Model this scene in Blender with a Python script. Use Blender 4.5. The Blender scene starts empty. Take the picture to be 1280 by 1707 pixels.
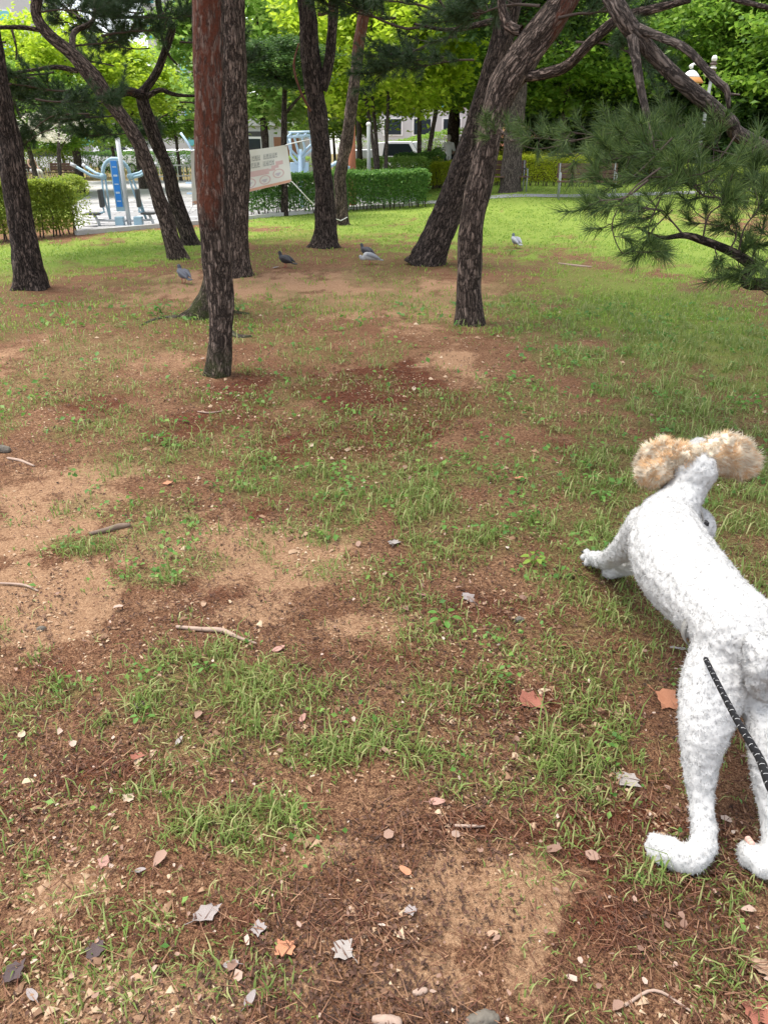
import bpy, bmesh, math, random
import numpy as np
from mathutils import Vector, Matrix
R = math.radians
rng = np.random.default_rng(7)
random.seed(7)
SC = bpy.context.scene
COL = SC.collection

# ------------------------------------------------------------------ camera
CAM_H, PITCH, F = 1.45, R(26.1), 1232.0          # focal length in photo pixels (1280 x 1707)
cam_d = bpy.data.cameras.new('camera'); cam = bpy.data.objects.new('camera', cam_d); COL.objects.link(cam)
cam.location = (0, 0, CAM_H); cam.rotation_euler = (R(90) - PITCH, 0, 0)
cam_d.sensor_fit = 'VERTICAL'; cam_d.sensor_height = 36; cam_d.sensor_width = 27
cam_d.lens = 36 * F / 1707; cam_d.clip_start = 0.05; cam_d.clip_end = 900
SC.camera = cam

# ------------------------------------------------------------------ sky, sun, exposure
SUN_EL, SUN_AZ = R(72), R(-70)
w = bpy.data.worlds.new('World'); SC.world = w; w.use_nodes = True
nt = w.node_tree; nt.nodes.clear()
sky = nt.nodes.new('ShaderNodeTexSky'); sky.sky_type = 'NISHITA'; sky.sun_disc = False
sky.sun_elevation = SUN_EL; sky.sun_rotation = SUN_AZ; sky.air_density = 1.0; sky.dust_density = 1.0; sky.ozone_density = 1.0
hs = nt.nodes.new('ShaderNodeHueSaturation'); hs.inputs['Saturation'].default_value = 0.3
bg = nt.nodes.new('ShaderNodeBackground'); bg.inputs['Strength'].default_value = 0.15
wo = nt.nodes.new('ShaderNodeOutputWorld')
nt.links.new(sky.outputs[0], hs.inputs['Color']); nt.links.new(hs.outputs[0], bg.inputs[0]); nt.links.new(bg.outputs[0], wo.inputs[0])
sl = bpy.data.lights.new('sun', 'SUN'); sl.energy = 2.0; sl.angle = R(30); sl.color = (1, 0.94, 0.85)
so = bpy.data.objects.new('sun', sl); COL.objects.link(so)
sd = Vector((math.sin(SUN_AZ) * math.cos(SUN_EL), math.cos(SUN_AZ) * math.cos(SUN_EL), math.sin(SUN_EL)))
so.rotation_euler = sd.to_track_quat('Z', 'Y').to_euler()
SC.view_settings.view_transform = 'Standard'; SC.view_settings.look = 'None'
SC.view_settings.exposure = 1.58; SC.view_settings.gamma = 1
SC.cycles.max_bounces = 6; SC.cycles.diffuse_bounces = 3; SC.cycles.transmission_bounces = 4; SC.cycles.transparent_max_bounces = 4
SC.cycles.use_denoising = True

# ------------------------------------------------------------------ survey helpers (photo pixel -> point of the place)
FWD = np.array([0, math.cos(PITCH), -math.sin(PITCH)]); UP = np.array([0, math.sin(PITCH), math.cos(PITCH)])
EYE = np.array([0, 0, CAM_H])
def sst(a, b, x):
    t = np.clip((np.asarray(x, float) - a) / (b - a), 0, 1); return t * t * (3 - 2 * t)
def _h(ix, iy, s):
    n = (ix.astype(np.int64) * 374761393 + iy.astype(np.int64) * 668265263 + s * 1442695041) & 0xffffffff
    n = ((n ^ (n >> 13)) * 1274126177) & 0xffffffff
    n = n ^ (n >> 16); return (n & 0xffffff) / float(0xffffff)
def vn(x, y, s=0):
    x = np.asarray(x, float); y = np.asarray(y, float); x, y = np.broadcast_arrays(x, y)
    ix = np.floor(x); iy = np.floor(y); fx = x - ix; fy = y - iy
    fx = fx * fx * (3 - 2 * fx); fy = fy * fy * (3 - 2 * fy)
    a = _h(ix, iy, s); b = _h(ix + 1, iy, s); c = _h(ix, iy + 1, s); d = _h(ix + 1, iy + 1, s)
    return (a * (1 - fx) + b * fx) * (1 - fy) + (c * (1 - fx) + d * fx) * fy
def vn3(x, y, z, s=0):
    iz = np.floor(z); fz = z - iz; fz = fz * fz * (3 - 2 * fz)
    return vn(x + iz * 37.2, y + iz * 17.7, s) * (1 - fz) + vn(x + (iz + 1) * 37.2, y + (iz + 1) * 17.7, s) * fz
def fbm(x, y, s=0, o=4):
    v = 0; a = .5
    for k in range(o): v = v + a * vn(x * 2 ** k, y * 2 ** k, s + k); a *= .5
    return v / (1 - .5 ** o)
def hgt(x, y):
    x = np.asarray(x, float); y = np.asarray(y, float)
    r = .42 * sst(13, 25, y) * sst(.6, 4.0, x)
    hill = 7 * sst(34, 75, y) * sst(2, 20, x)
    near = 1 - sst(12, 15, y)
    bump = (.05 * (fbm(x * .6, y * .6, 3) - .5) + .022 * (fbm(x * 3.1, y * 3.1, 9) - .5)) * near
    return r + hill + bump
def ray(px, py):
    d = np.array([(px - 640) / F, 0, 0]) + UP * ((853.5 - py) / F) + FWD; return d
def at(px, py, Y):                # point on the plane y = Y
    d = ray(px, py); return EYE + d * (Y / d[1])
def atz(px, py, z):               # point at height z
    d = ray(px, py); return EYE + d * ((z - CAM_H) / d[2])
def G(px, py):                    # point on the ground
    z = 0.0
    for _ in range(12):
        p = atz(px, py, z); z = .5 * z + .5 * float(hgt(p[0], p[1]))
    p = atz(px, py, z); p[2] = float(hgt(p[0], p[1])); return p
def dep(p): return float(np.dot(np.asarray(p) - EYE, FWD))
def mpp(p): return dep(p) / F     # metres per photo pixel at that point

# ------------------------------------------------------------------ node helpers
class NT:
    def __init__(s, name):
        s.m = bpy.data.materials.new(name); s.m.use_nodes = True; s.t = s.m.node_tree; s.t.nodes.clear()
        s.out = s.n('ShaderNodeOutputMaterial')
    def n(s, typ, **kw):
        n = s.t.nodes.new(typ)
        for k, v in kw.items():
            if k.startswith('i_'):
                k = k[2:]; k = int(k) if k.isdigit() else k.replace('_', ' '); n.inputs[k].default_value = v
            else: setattr(n, k, v)
        return n
    def l(s, a, b): s.t.links.new(a, b)
    def ramp(s, fac, stops):
        r = s.n('ShaderNodeValToRGB'); e = r.color_ramp.elements
        while len(e) < len(stops): e.new(.5)
        for k, (p, c) in enumerate(stops): e[k].position = p; e[k].color = (*c, 1) if len(c) == 3 else c
        s.l(fac, r.inputs[0]); return r.outputs[0]
    def mix(s, fac, a, b, blend='MIX'):
        m = s.n('ShaderNodeMix', data_type='RGBA', blend_type=blend)
        for x, i in ((fac, 0), (a, 6), (b, 7)):
            if hasattr(x, 'links'): s.l(x, m.inputs[i])
            elif i == 0: m.inputs[0].default_value = x
            else: m.inputs[i].default_value = (*x, 1)
        return m.outputs[2]
    def math(s, op, a, b=0.5, clamp=False):
        m = s.n('ShaderNodeMath', operation=op, use_clamp=clamp)
        for x, i in ((a, 0), (b, 1)):
            if hasattr(x, 'links'): s.l(x, m.inputs[i])
            else: m.inputs[i].default_value = x
        return m.outputs[0]
    def noise(s, scale, detail=4, vec=None, rough=.6):
        n = s.n('ShaderNodeTexNoise', i_Scale=scale, i_Detail=detail, i_Roughness=rough)
        if vec is not None: s.l(vec, n.inputs['Vector'])
        return n.outputs[0]
    def pos(s): return s.n('ShaderNodeNewGeometry').outputs['Position']
    def obj(s): return s.n('ShaderNodeTexCoord').outputs['Object']
    def bsdf(s, col, rough=.7, bump=None, bs=.4, bd=.01, metal=0, spec=.3, sheen=0):
        b = s.n('ShaderNodeBsdfPrincipled'); b.inputs['Metallic'].default_value = metal; b.inputs['Specular IOR Level'].default_value = spec
        if hasattr(col, 'links'): s.l(col, b.inputs['Base Color'])
        else: b.inputs['Base Color'].default_value = (*col, 1)
        if hasattr(rough, 'links'): s.l(rough, b.inputs['Roughness'])
        else: b.inputs['Roughness'].default_value = rough
        if bump is not None:
            bn = s.n('ShaderNodeBump', i_Strength=bs, i_Distance=bd); s.l(bump, bn.inputs['Height']); s.l(bn.outputs[0], b.inputs['Normal'])
        return b.outputs[0]
    def done(s, sh): s.l(sh, s.out.inputs[0]); return s.m
M = {}
def simple(name, col, rough=.6, var=.25, scale=12, bs=.15, metal=0, spec=.4, dirt=None):
    t = NT(name); n = t.noise(scale, 5, t.obj())
    c = t.mix(n, tuple(x * (1 - var) for x in col), tuple(min(1, x * (1 + var)) for x in col))
    if dirt: c = t.mix(t.ramp(t.noise(scale * .3, 6, t.obj()), [(.5, (0, 0, 0)), (.72, (.6, .6, .6))]), c, dirt)
    M[name] = t.done(t.bsdf(c, rough, n, bs, .004, metal, spec)); return M[name]
def leafmat(name, a, b, trans=.35, c=None, rough=.5, spec=.25):
    t = NT(name); g = t.n('ShaderNodeNewGeometry')
    r = g.outputs['Random Per Island']
    col = t.ramp(r, [(0, a), (.6, b), (1, c or b)])
    col = t.mix(t.math('MULTIPLY', t.noise(.9, 3, g.outputs['Position']), .5), col, a)
    s1 = t.bsdf(col, rough, spec=spec)
    tr = t.n('ShaderNodeBsdfTranslucent'); tc = t.mix(.5, col, tuple(min(1, x * 1.6) for x in b)); t.l(tc, tr.inputs[0])
    mx = t.n('ShaderNodeMixShader'); mx.inputs[0].default_value = trans; t.l(s1, mx.inputs[1]); t.l(tr.outputs[0], mx.inputs[2])
    M[name] = t.done(mx.outputs[0]); return M[name]
def barkmat(name, dark, light, red, moss=(.06, .07, .025), fis=1.0):
    t = NT(name)
    co = t.n('ShaderNodeAttribute', attribute_name='barkco').outputs['Vector']
    rd = t.n('ShaderNodeAttribute', attribute_name='redness').outputs['Fac']
    ms = t.n('ShaderNodeAttribute', attribute_name='mossy').outputs['Fac']
    wob = t.n('ShaderNodeTexNoise', i_Scale=9.0, i_Detail=4.0); t.l(co, wob.inputs['Vector'])
    def stretch(sc):
        mp = t.n('ShaderNodeMapping'); mp.inputs['Scale'].default_value = sc; t.l(co, mp.inputs[0])
        ad = t.n('ShaderNodeVectorMath', operation='MULTIPLY_ADD'); t.l(wob.outputs[1], ad.inputs[0]); ad.inputs[1].default_value = (1.5, 1.5, 1.5); t.l(mp.outputs[0], ad.inputs[2]); return ad.outputs[0]
    v1 = stretch((30, 30, 7)); v2 = stretch((42, 42, 11))
    vo = t.n('ShaderNodeTexVoronoi', feature='DISTANCE_TO_EDGE', i_Scale=1.0); t.l(v2, vo.inputs['Vector'])
    vc = t.n('ShaderNodeTexVoronoi', feature='F1', i_Scale=1.0); t.l(v2, vc.inputs['Vector'])
    rid = t.math('MULTIPLY', t.math('ABSOLUTE', t.math('SUBTRACT', t.noise(1.0, 5, v1, .6), .5)), 5.0)
    crack = t.math('MULTIPLY', t.ramp(rid, [(.06, (.0, .0, .0)), (.42, (1, 1, 1))]), t.ramp(vo.outputs['Distance'], [(.0, (.35, .35, .35)), (.16, (1, 1, 1))]))
    fine = t.noise(60, 5, co)
    plate = t.mix(vc.outputs['Color'], dark, light)
    plate = t.mix(fine, tuple(x * .55 for x in light), plate)
    patch = t.ramp(t.math('ADD', t.noise(4.5, 4, co), t.math('SUBTRACT', rd, .5)), [(.50, (0, 0, 0)), (.66, (1, 1, 1))])
    redc = t.mix(fine, tuple(x * .35 for x in red), tuple(min(1, x * 1.2) for x in red))
    c = t.mix(crack, tuple(x * .45 for x in dark), plate)
    flake = t.ramp(t.noise(1.0, 4, v2, .65), [(.40, (.25, .25, .25)), (.56, (1, 1, 1))])
    c = t.mix(t.math('MULTIPLY', patch, t.math('MULTIPLY', flake, .95)), c, redc)
    mz = t.math('MULTIPLY', t.ramp(t.noise(14, 4, co), [(.35, (0, 0, 0)), (.6, (1, 1, 1))]), ms)
    c = t.mix(mz, c, moss)
    hgtv = t.math('ADD', t.math('MULTIPLY', crack, t.math('SUBTRACT', 1.0, t.math('MULTIPLY', patch, .75))), t.math('MULTIPLY', fine, .35))
    M[name] = t.done(t.bsdf(c, .9, hgtv, .9 * fis, .02, 0, .15)); return M[name]

# ------------------------------------------------------------------ mesh helpers
def tag(o, label=None, cat=None, group=None, kind=None):
    for k, v in (('label', label), ('category', cat), ('group', group), ('kind', kind)):
        if v: o[k] = v
    return o
def link(o, parent=None):
    COL.objects.link(o)
    if parent is not None: o.parent = parent
    return o
def empty(name, loc, label, cat, group=None, rz=0):
    o = bpy.data.objects.new(name, None); o.empty_display_size = .1; link(o); o.location = [float(v) for v in loc]; o.rotation_euler[2] = rz
    return tag(o, label, cat, group)
def mesh_np(name, V, T, mats, smooth=False, mi=None, attrs=None):
    V = np.asarray(V, np.float32); T = np.asarray(T, np.int32); k = T.shape[1]
    me = bpy.data.meshes.new(name); me.vertices.add(len(V)); me.vertices.foreach_set('co', V.ravel())
    me.loops.add(T.size); me.loops.foreach_set('vertex_index', T.ravel())
    me.polygons.add(len(T)); me.polygons.foreach_set('loop_start', np.arange(0, T.size, k, dtype=np.int32))
    if smooth: me.polygons.foreach_set('use_smooth', np.ones(len(T), bool))
    for m in (mats if isinstance(mats, (list, tuple)) else [mats]): me.materials.append(m)
    if mi is not None: me.polygons.foreach_set('material_index', np.asarray(mi, np.int32))
    for an, (typ, arr) in (attrs or {}).items():
        a = me.attributes.new(an, typ, 'POINT')
        a.data.foreach_set({'FLOAT': 'value', 'FLOAT_VECTOR': 'vector', 'FLOAT_COLOR': 'color'}[typ], np.asarray(arr, np.float32).ravel())
    me.update(calc_edges=True); return me
def add(name, me, parent=None, loc=(0, 0, 0)):
    o = bpy.data.objects.new(name, me); link(o, parent); o.location = [float(v) for v in loc]; return o
class MB:
    def __init__(s): s.v = []; s.f = []
    def box(s, c, d, rot=None, taper=1.0):
        b = len(s.v); m = rot or Matrix.Identity(3)
        for z in (-.5, .5):
            k = 1 if z < 0 else taper
            for x, y in ((-.5, -.5), (.5, -.5), (.5, .5), (-.5, .5)):
                s.v.append(tuple(Vector(c) + m @ Vector((x * d[0] * k, y * d[1] * k, z * d[2]))))
        s.f += [tuple(b + i for i in q) for q in ((3, 2, 1, 0), (4, 5, 6, 7), (0, 1, 5, 4), (1, 2, 6, 5), (2, 3, 7, 6), (3, 0, 4, 7))]; return s
    def tube(s, pts, r, n=8, cap=True):
        pts = [Vector(p) for p in pts]; rs = r if isinstance(r, (list, tuple)) else [r] * len(pts); b = len(s.v); ref = None
        for i, p in enumerate(pts):
            t = (pts[min(i + 1, len(pts) - 1)] - pts[max(i - 1, 0)]).normalized()
            if ref is None: ref = t.orthogonal().normalized()
            ref = (ref - t * ref.dot(t)).normalized(); o = t.cross(ref)
            for k in range(n):
                a = 2 * math.pi * k / n; s.v.append(tuple(p + (ref * math.cos(a) + o * math.sin(a)) * rs[i]))
        for i in range(len(pts) - 1):
            for k in range(n):
                a = b + i * n + k; c = b + i * n + (k + 1) % n; s.f.append((a, c, c + n, a + n))
        if cap:
            s.f.append(tuple(b + k for k in reversed(range(n)))); e = b + (len(pts) - 1) * n; s.f.append(tuple(e + k for k in range(n)))
        return s
    def ball(s, c, r, n=10, m=7):
        b = len(s.v); r = r if isinstance(r, (tuple, list)) else (r, r, r); c = Vector(c)
        s.v.append(tuple(c + Vector((0, 0, r[2]))))
        for i in range(1, m):
            a = math.pi * i / m
            for k in range(n):
                q = 2 * math.pi * k / n; s.v.append(tuple(c + Vector((r[0] * math.sin(a) * math.cos(q), r[1] * math.sin(a) * math.sin(q), r[2] * math.cos(a)))))
        s.v.append(tuple(c - Vector((0, 0, r[2])))); e = len(s.v) - 1
        for k in range(n):
            s.f.append((b, b + 1 + k, b + 1 + (k + 1) % n)); s.f.append((e, b + 1 + (m - 2) * n + (k + 1) % n, b + 1 + (m - 2) * n + k))
            for i in range(m - 2):
                p = b + 1 + i * n + k; q = b + 1 + i * n + (k + 1) % n; s.f.append((p, p + n, q + n, q))
        return s
    def prism(s, poly, z0, z1):
        b = len(s.v); n = len(poly)
        s.v += [(x, y, z0) for x, y in poly] + [(x, y, z1) for x, y in poly]
        s.f += [tuple(b + i for i in reversed(range(n))), tuple(b + n + i for i in range(n))] + [(b + i, b + (i + 1) % n, b + n + (i + 1) % n, b + n + i) for i in range(n)]
        return s
    def mesh(s, name, m, smooth=False, bevel=0):
        me = bpy.data.meshes.new(name); me.from_pydata([tuple(map(float, v)) for v in s.v], [], s.f)
        for q in (m if isinstance(m, (list, tuple)) else [m]): me.materials.append(q)
        if bevel:
            bm = bmesh.new(); bm.from_mesh(me); bmesh.ops.bevel(bm, geom=bm.edges[:], offset=bevel, segments=2, affect='EDGES', profile=.6); bm.to_mesh(me); bm.free()
        if smooth: me.polygons.foreach_set('use_smooth', np.ones(len(me.polygons), bool))
        me.update(); return me
    def build(s, name, m, parent=None, smooth=False, bevel=0, loc=(0, 0, 0)): return add(name, s.mesh(name, m, smooth, bevel), parent, loc)
def smooth_path(P, per=8):
    P = np.asarray(P, float); Q = np.vstack([2 * P[0] - P[1], P, 2 * P[-1] - P[-2]]); out = []
    for i in range(1, len(Q) - 2):
        t = np.linspace(0, 1, per, endpoint=False)[:, None]; a, b, c, d = Q[i - 1], Q[i], Q[i + 1], Q[i + 2]
        out.append(.5 * (2 * b + (c - a) * t + (2 * a - 5 * b + 4 * c - d) * t ** 2 + (3 * b - a - 3 * c + d) * t ** 3))
    out.append(P[-1:]); return np.vstack(out)
def wood(name, pts, rad, mat, parent, seg=.06, sides=24, flare=0, rough=.07, red=(0, 1), mossh=0, seed=0, redmax=1.0, origin=(0, 0, 0), redang=None):
    """a bark covered stem along pts, radius per point; red=(v0,v1): redness ramps over the length"""
    A = np.hstack([np.asarray(pts, float) - np.asarray(origin, float), np.asarray(rad, float)[:, None]])
    S = smooth_path(A, 10); L = np.r_[0, np.cumsum(np.linalg.norm(np.diff(S[:, :3], axis=0), axis=1))]
    n = max(6, int(L[-1] / seg)); q = np.linspace(0, L[-1], n); S = np.stack([np.interp(q, L, S[:, k]) for k in range(4)], 1)
    c = S[:, :3]; r = np.maximum(S[:, 3], .002); t = np.gradient(c, axis=0); t /= np.linalg.norm(t, axis=1)[:, None]
    ref = np.array([1., 0, 0]) if abs(t[0][0]) < .8 else np.array([0, 1., 0]); fr = []
    for i in range(n):
        ref = ref - t[i] * ref.dot(t[i]); ref /= np.linalg.norm(ref); fr.append((ref, np.cross(t[i], ref)))
    u = np.array([f[0] for f in fr]); v = np.array([f[1] for f in fr]); a = np.linspace(0, 2 * np.pi, sides, endpoint=False)
    ca, sa = np.cos(a)[None], np.sin(a)[None]; rr = r[:, None] * np.ones((1, sides)); qq = q[:, None] * np.ones((1, sides))
    if flare:
        lob = 1 + .35 * np.sin(a * 4 + seed) + .3 * np.sin(a * 3 + seed * 2); rr = rr * (1 + flare * np.exp(-qq / .13) * lob[None])
    bx, by = ca * rr, sa * rr
    ns = vn3(bx * 30 + seed, by * 30, qq * 5, seed); n2 = vn3(bx * 9 + seed, by * 9, qq * 3, seed + 5)
    rr = rr * (1 + rough * 1.5 * (ns - .5) * 2 + rough * .9 * (n2 - .5) * 2)
    V = c[:, None, :] + rr[..., None] * (ca[..., None] * u[:, None, :] + sa[..., None] * v[:, None, :])
    V = V.reshape(-1, 3); i = np.arange(n - 1)[:, None] * sides; k = np.arange(sides)[None]; k2 = (k + 1) % sides
    Tq = np.stack([i + k, i + k2, i + sides + k2, i + sides + k], -1).reshape(-1, 4)
    e = len(V); V = np.vstack([V, c[-1:] + t[-1] * r[-1] * .4]); kk = np.arange(sides); cap = np.stack([(n - 1) * sides + kk, (n - 1) * sides + (kk + 1) % sides, np.full(sides, e), np.full(sides, e)], -1)
    tri = np.vstack([np.stack([Tq[:, 0], Tq[:, 1], Tq[:, 2]], 1), np.stack([Tq[:, 0], Tq[:, 2], Tq[:, 3]], 1), cap[:, :3]])
    bc = np.stack([bx, by, qq], -1).reshape(-1, 3); bc = np.vstack([bc, [[0, 0, q[-1]]]])
    rd = (np.clip((qq - red[0]) / max(1e-3, red[1] - red[0]), 0, 1) * redmax * (1 if redang is None else np.clip(.45 + .75 * np.cos(a[None] - R(redang)), 0, 1))).ravel(); mo = (np.clip(1 - qq / mossh, 0, 1) if mossh else qq * 0).ravel()
    me = mesh_np(name, V, tri, mat, True, None, {'barkco': ('FLOAT_VECTOR', bc), 'redness': ('FLOAT', np.r_[rd, rd[-1]]), 'mossy': ('FLOAT', np.r_[mo, 0])})
    return add(name, me, parent)
def unit(a): return a / np.maximum(np.linalg.norm(a, axis=-1, keepdims=True), 1e-9)
def needles(pos, d, nn, L, wd, g, spread=(15, 80)):
    """tufts of thin needles: pos, d (k,3); returns V, T"""
    k = len(pos); P = np.repeat(pos, nn, 0); D = np.repeat(unit(d), nn, 0); m = k * nn
    ran = unit(g.normal(size=(m, 3))); pe = unit(np.cross(D, ran)); th = np.radians(g.uniform(*spread, m))[:, None]
    nd = unit(D * np.cos(th) + pe * np.sin(th)); nd[:, 2] -= .08; st = P - D * g.uniform(0, .05, (m, 1)); ln = L * g.uniform(.7, 1.15, (m, 1))
    sd = unit(np.cross(nd, g.normal(size=(m, 3)))) * wd * .5
    V = np.stack([st - sd, st + sd, st + nd * ln], 1).reshape(-1, 3); T = np.arange(3 * m).reshape(-1, 3); return V, T
def leaves(pos, size, g, up=.5, aspect=.55, fold=.12, nrm=None):
    m = len(pos); n = g.normal(size=(m, 3)); n[:, 2] = np.abs(n[:, 2]) + up
    if nrm is not None: n = n * .6 + nrm
    n = unit(n); a = unit(np.cross(n, g.normal(size=(m, 3)))); b = np.cross(n, a); s = (size * g.uniform(.6, 1.3, (m, 1)))
    V = np.stack([pos - a * s * .5, pos + b * s * aspect * .5 + n * s * fold, pos + a * s * .5, pos - b * s * aspect * .5 + n * s * fold], 1).reshape(-1, 3)
    i = np.arange(m)[:, None] * 4; T = np.vstack([i + [0, 1, 2], i + [0, 2, 3]]); return V, T
def cat(*parts):
    V = []; T = []; mi = []; o = 0
    for (v, t, k) in parts: V.append(v); T.append(np.asarray(t) + o); mi.append(np.full(len(t), k)); o += len(v)
    return np.vstack(V), np.vstack(T), np.concatenate(mi)
def sticks(segs, n=5):
    """thin tapered 3-point stems as triangles. segs: list of (points, r0, r1)"""
    mb = MB()
    for p, r0, r1 in segs: mb.tube(p, [r0 + (r1 - r0) * i / (len(p) - 1) for i in range(len(p))], n, False)
    F4 = np.array(mb.f); return np.array([tuple(v) for v in mb.v], float), np.vstack([F4[:, [0, 1, 2]], F4[:, [0, 2, 3]]])
def organic(name, chains, mat, parent=None, voxel=.012, smooth=6, balls=(), keep=None):
    """one continuous body surface grown from tapered chains of (point, radius)"""
    mb = MB()
    for ch in chains:
        P = [np.asarray(p, float) for p, r in ch]; rs = [r if np.isscalar(r) else r for p, r in ch]
        S = smooth_path(np.hstack([np.array(P), np.array([[r] for r in rs])]), 6)
        d0 = unit(S[0, :3] - S[1, :3]); d1 = unit(S[-1, :3] - S[-2, :3]); pts = []; rr = []
        for a in (80, 55, 30): pts.append(S[0, :3] + d0 * S[0, 3] * math.sin(R(a))); rr.append(S[0, 3] * math.cos(R(a)))
        for q in S: pts.append(q[:3]); rr.append(q[3])
        for a in (30, 55, 80): pts.append(S[-1, :3] + d1 * S[-1, 3] * math.sin(R(a))); rr.append(S[-1, 3] * math.cos(R(a)))
        mb.tube(pts, rr, 14)
    for c, r in balls: mb.ball(c, r, 14, 9)
    o = mb.build(name + '_tmp', mat)
    m = o.modifiers.new('r', 'REMESH'); m.mode = 'VOXEL'; m.voxel_size = voxel
    if smooth: q = o.modifiers.new('s', 'SMOOTH'); q.iterations = smooth; q.factor = .5
    dg = bpy.context.evaluated_depsgraph_get(); me = bpy.data.meshes.new_from_object(o.evaluated_get(dg)); me.name = name
    bpy.data.objects.remove(o); me.polygons.foreach_set('use_smooth', np.ones(len(me.polygons), bool))
    if not me.materials: me.materials.append(mat)
    return add(name, me, parent)
def copy_tree(o, parent=None):
    c = o.copy(); link(c, parent)
    for ch in list(o.children): copy_tree(ch, c)
    return c

# ------------------------------------------------------------------ materials
barkmat('bark', (.055, .04, .033), (.34, .255, .21), (.115, .036, .02))
barkmat('bark_dark', (.03, .023, .02), (.22, .165, .138), (.2, .08, .05))
barkmat('bark_grey', (.06, .048, .042), (.26, .21, .18), (.24, .13, .1), fis=.6)
leafmat('needle_dark', (.018, .04, .018), (.045, .085, .03), .2, (.07, .11, .035))
leafmat('needle_near', (.025, .05, .018), (.08, .135, .035), .25, (.22, .30, .08))
leafmat('leaf_lime', (.20, .32, .025), (.42, .55, .04), .5, (.60, .66, .08))
leafmat('leaf_mid', (.09, .19, .03), (.20, .34, .045), .45, (.34, .46, .06))
leafmat('leaf_fresh', (.15, .29, .06), (.30, .46, .09), .45, (.55, .62, .22))
leafmat('leaf_dark', (.025, .06, .02), (.065, .13, .035), .35, (.15, .25, .05))
leafmat('hedge_green', (.05, .13, .03), (.12, .25, .05), .38, (.25, .40, .09))
leafmat('hedge_yellow', (.25, .33, .02), (.50, .54, .04), .4, (.65, .64, .08))
leafmat('hedge_olive', (.12, .19, .025), (.28, .35, .045), .4, (.46, .50, .08))
leafmat('grass_near', (.11, .165, .035), (.205, .275, .07), .36, (.50, .46, .22))
leafmat('grass_lawn', (.13, .22, .035), (.25, .37, .06), .38, (.44, .48, .13))
leafmat('weed', (.06, .15, .03), (.13, .27, .05), .35, (.25, .38, .08))
leafmat('straw', (.14, .075, .045), (.36, .22, .13), .1, (.62, .48, .33), .7)
leafmat('needle_litter', (.05, .02, .012), (.14, .055, .032), .05, (.38, .22, .13), .75)
simple('soil_twig', (.17, .12, .09), .85, .5, 30, .5)
simple('twig_pale', (.32, .23, .18), .85, .35, 25, .5)
simple('stone', (.12, .105, .085), .85, .5, 40, .6)
def groundmat():
    t = NT('soil'); p = t.pos()
    a = t.n('ShaderNodeAttribute', attribute_name='cover'); sp = t.n('ShaderNodeSeparateColor'); t.l(a.outputs['Color'], sp.inputs[0])
    n1 = t.noise(9, 6, p, .65); n2 = t.noise(70, 6, p, .7); n3 = t.noise(240, 3, p, .7)
    vo = t.n('ShaderNodeTexVoronoi', feature='F1', i_Scale=95.0); t.l(p, vo.inputs['Vector'])
    hc = t.ramp(n3, [(.41, (0, 0, 0)), (.59, (1, 1, 1))]); mc = t.ramp(n2, [(.40, (0, 0, 0)), (.62, (1, 1, 1))]); bc = t.ramp(t.noise(3.2, 6, p, .7), [(.42, (0, 0, 0)), (.6, (1, 1, 1))])
    soil = t.mix(mc, t.mix(hc, (.042, .019, .010), (.23, .115, .064)), t.mix(hc, (.20, .105, .060), (.56, .325, .18))); soil = t.mix(t.math('MULTIPLY', bc, .5), soil, t.mix(hc, (.042, .016, .009), (.26, .11, .058)))
    sand = t.mix(mc, t.mix(hc, (.25, .135, .075), (.42, .245, .14)), t.mix(hc, (.40, .235, .135), (.60, .375, .225)))
    ned = t.mix(hc, (.04, .014, .008), (.24, .085, .045))
    grs = t.mix(mc, t.mix(hc, (.05, .045, .018), (.17, .15, .055)), t.mix(hc, (.14, .14, .04), (.32, .30, .11))); law = t.mix(n2, (.12, .19, .03), (.32, .40, .08))
    def edge(ch, lo, hi): return t.ramp(t.math('ADD', sp.outputs[ch], t.math('ADD', t.math('MULTIPLY', t.math('SUBTRACT', n1, .5), .7), t.math('MULTIPLY', t.math('SUBTRACT', n2, .5), .7))), [(lo, (0, 0, 0)), (hi, (1, 1, 1))])
    c = t.mix(edge(2, .3, .7), soil, ned); c = t.mix(edge(1, .3, .65), c, sand)
    c = t.mix(t.math('MULTIPLY', edge(0, .3, .8), t.ramp(n2, [(.3, (.35, .35, .35)), (.65, (.9, .9, .9))])), c, grs)
    c = t.mix(t.ramp(a.outputs['Alpha'], [(.25, (0, 0, 0)), (.75, (1, 1, 1))]), c, law)
    specks = t.ramp(vo.outputs['Distance'], [(.12, (1, 1, 1)), (.22, (0, 0, 0))]); spk = t.math('MULTIPLY', specks, t.ramp(vo.outputs['Color'], [(.6, (0, 0, 0)), (.75, (.55, .55, .55))]))
    c = t.mix(spk, c, (.55, .40, .25))
    h = t.math('ADD', t.math('MULTIPLY', n2, .7), t.math('MULTIPLY', n3, .4))
    M['soil'] = t.done(t.bsdf(c, .95, h, 1.0, .03, 0, .1))
groundmat()

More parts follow.
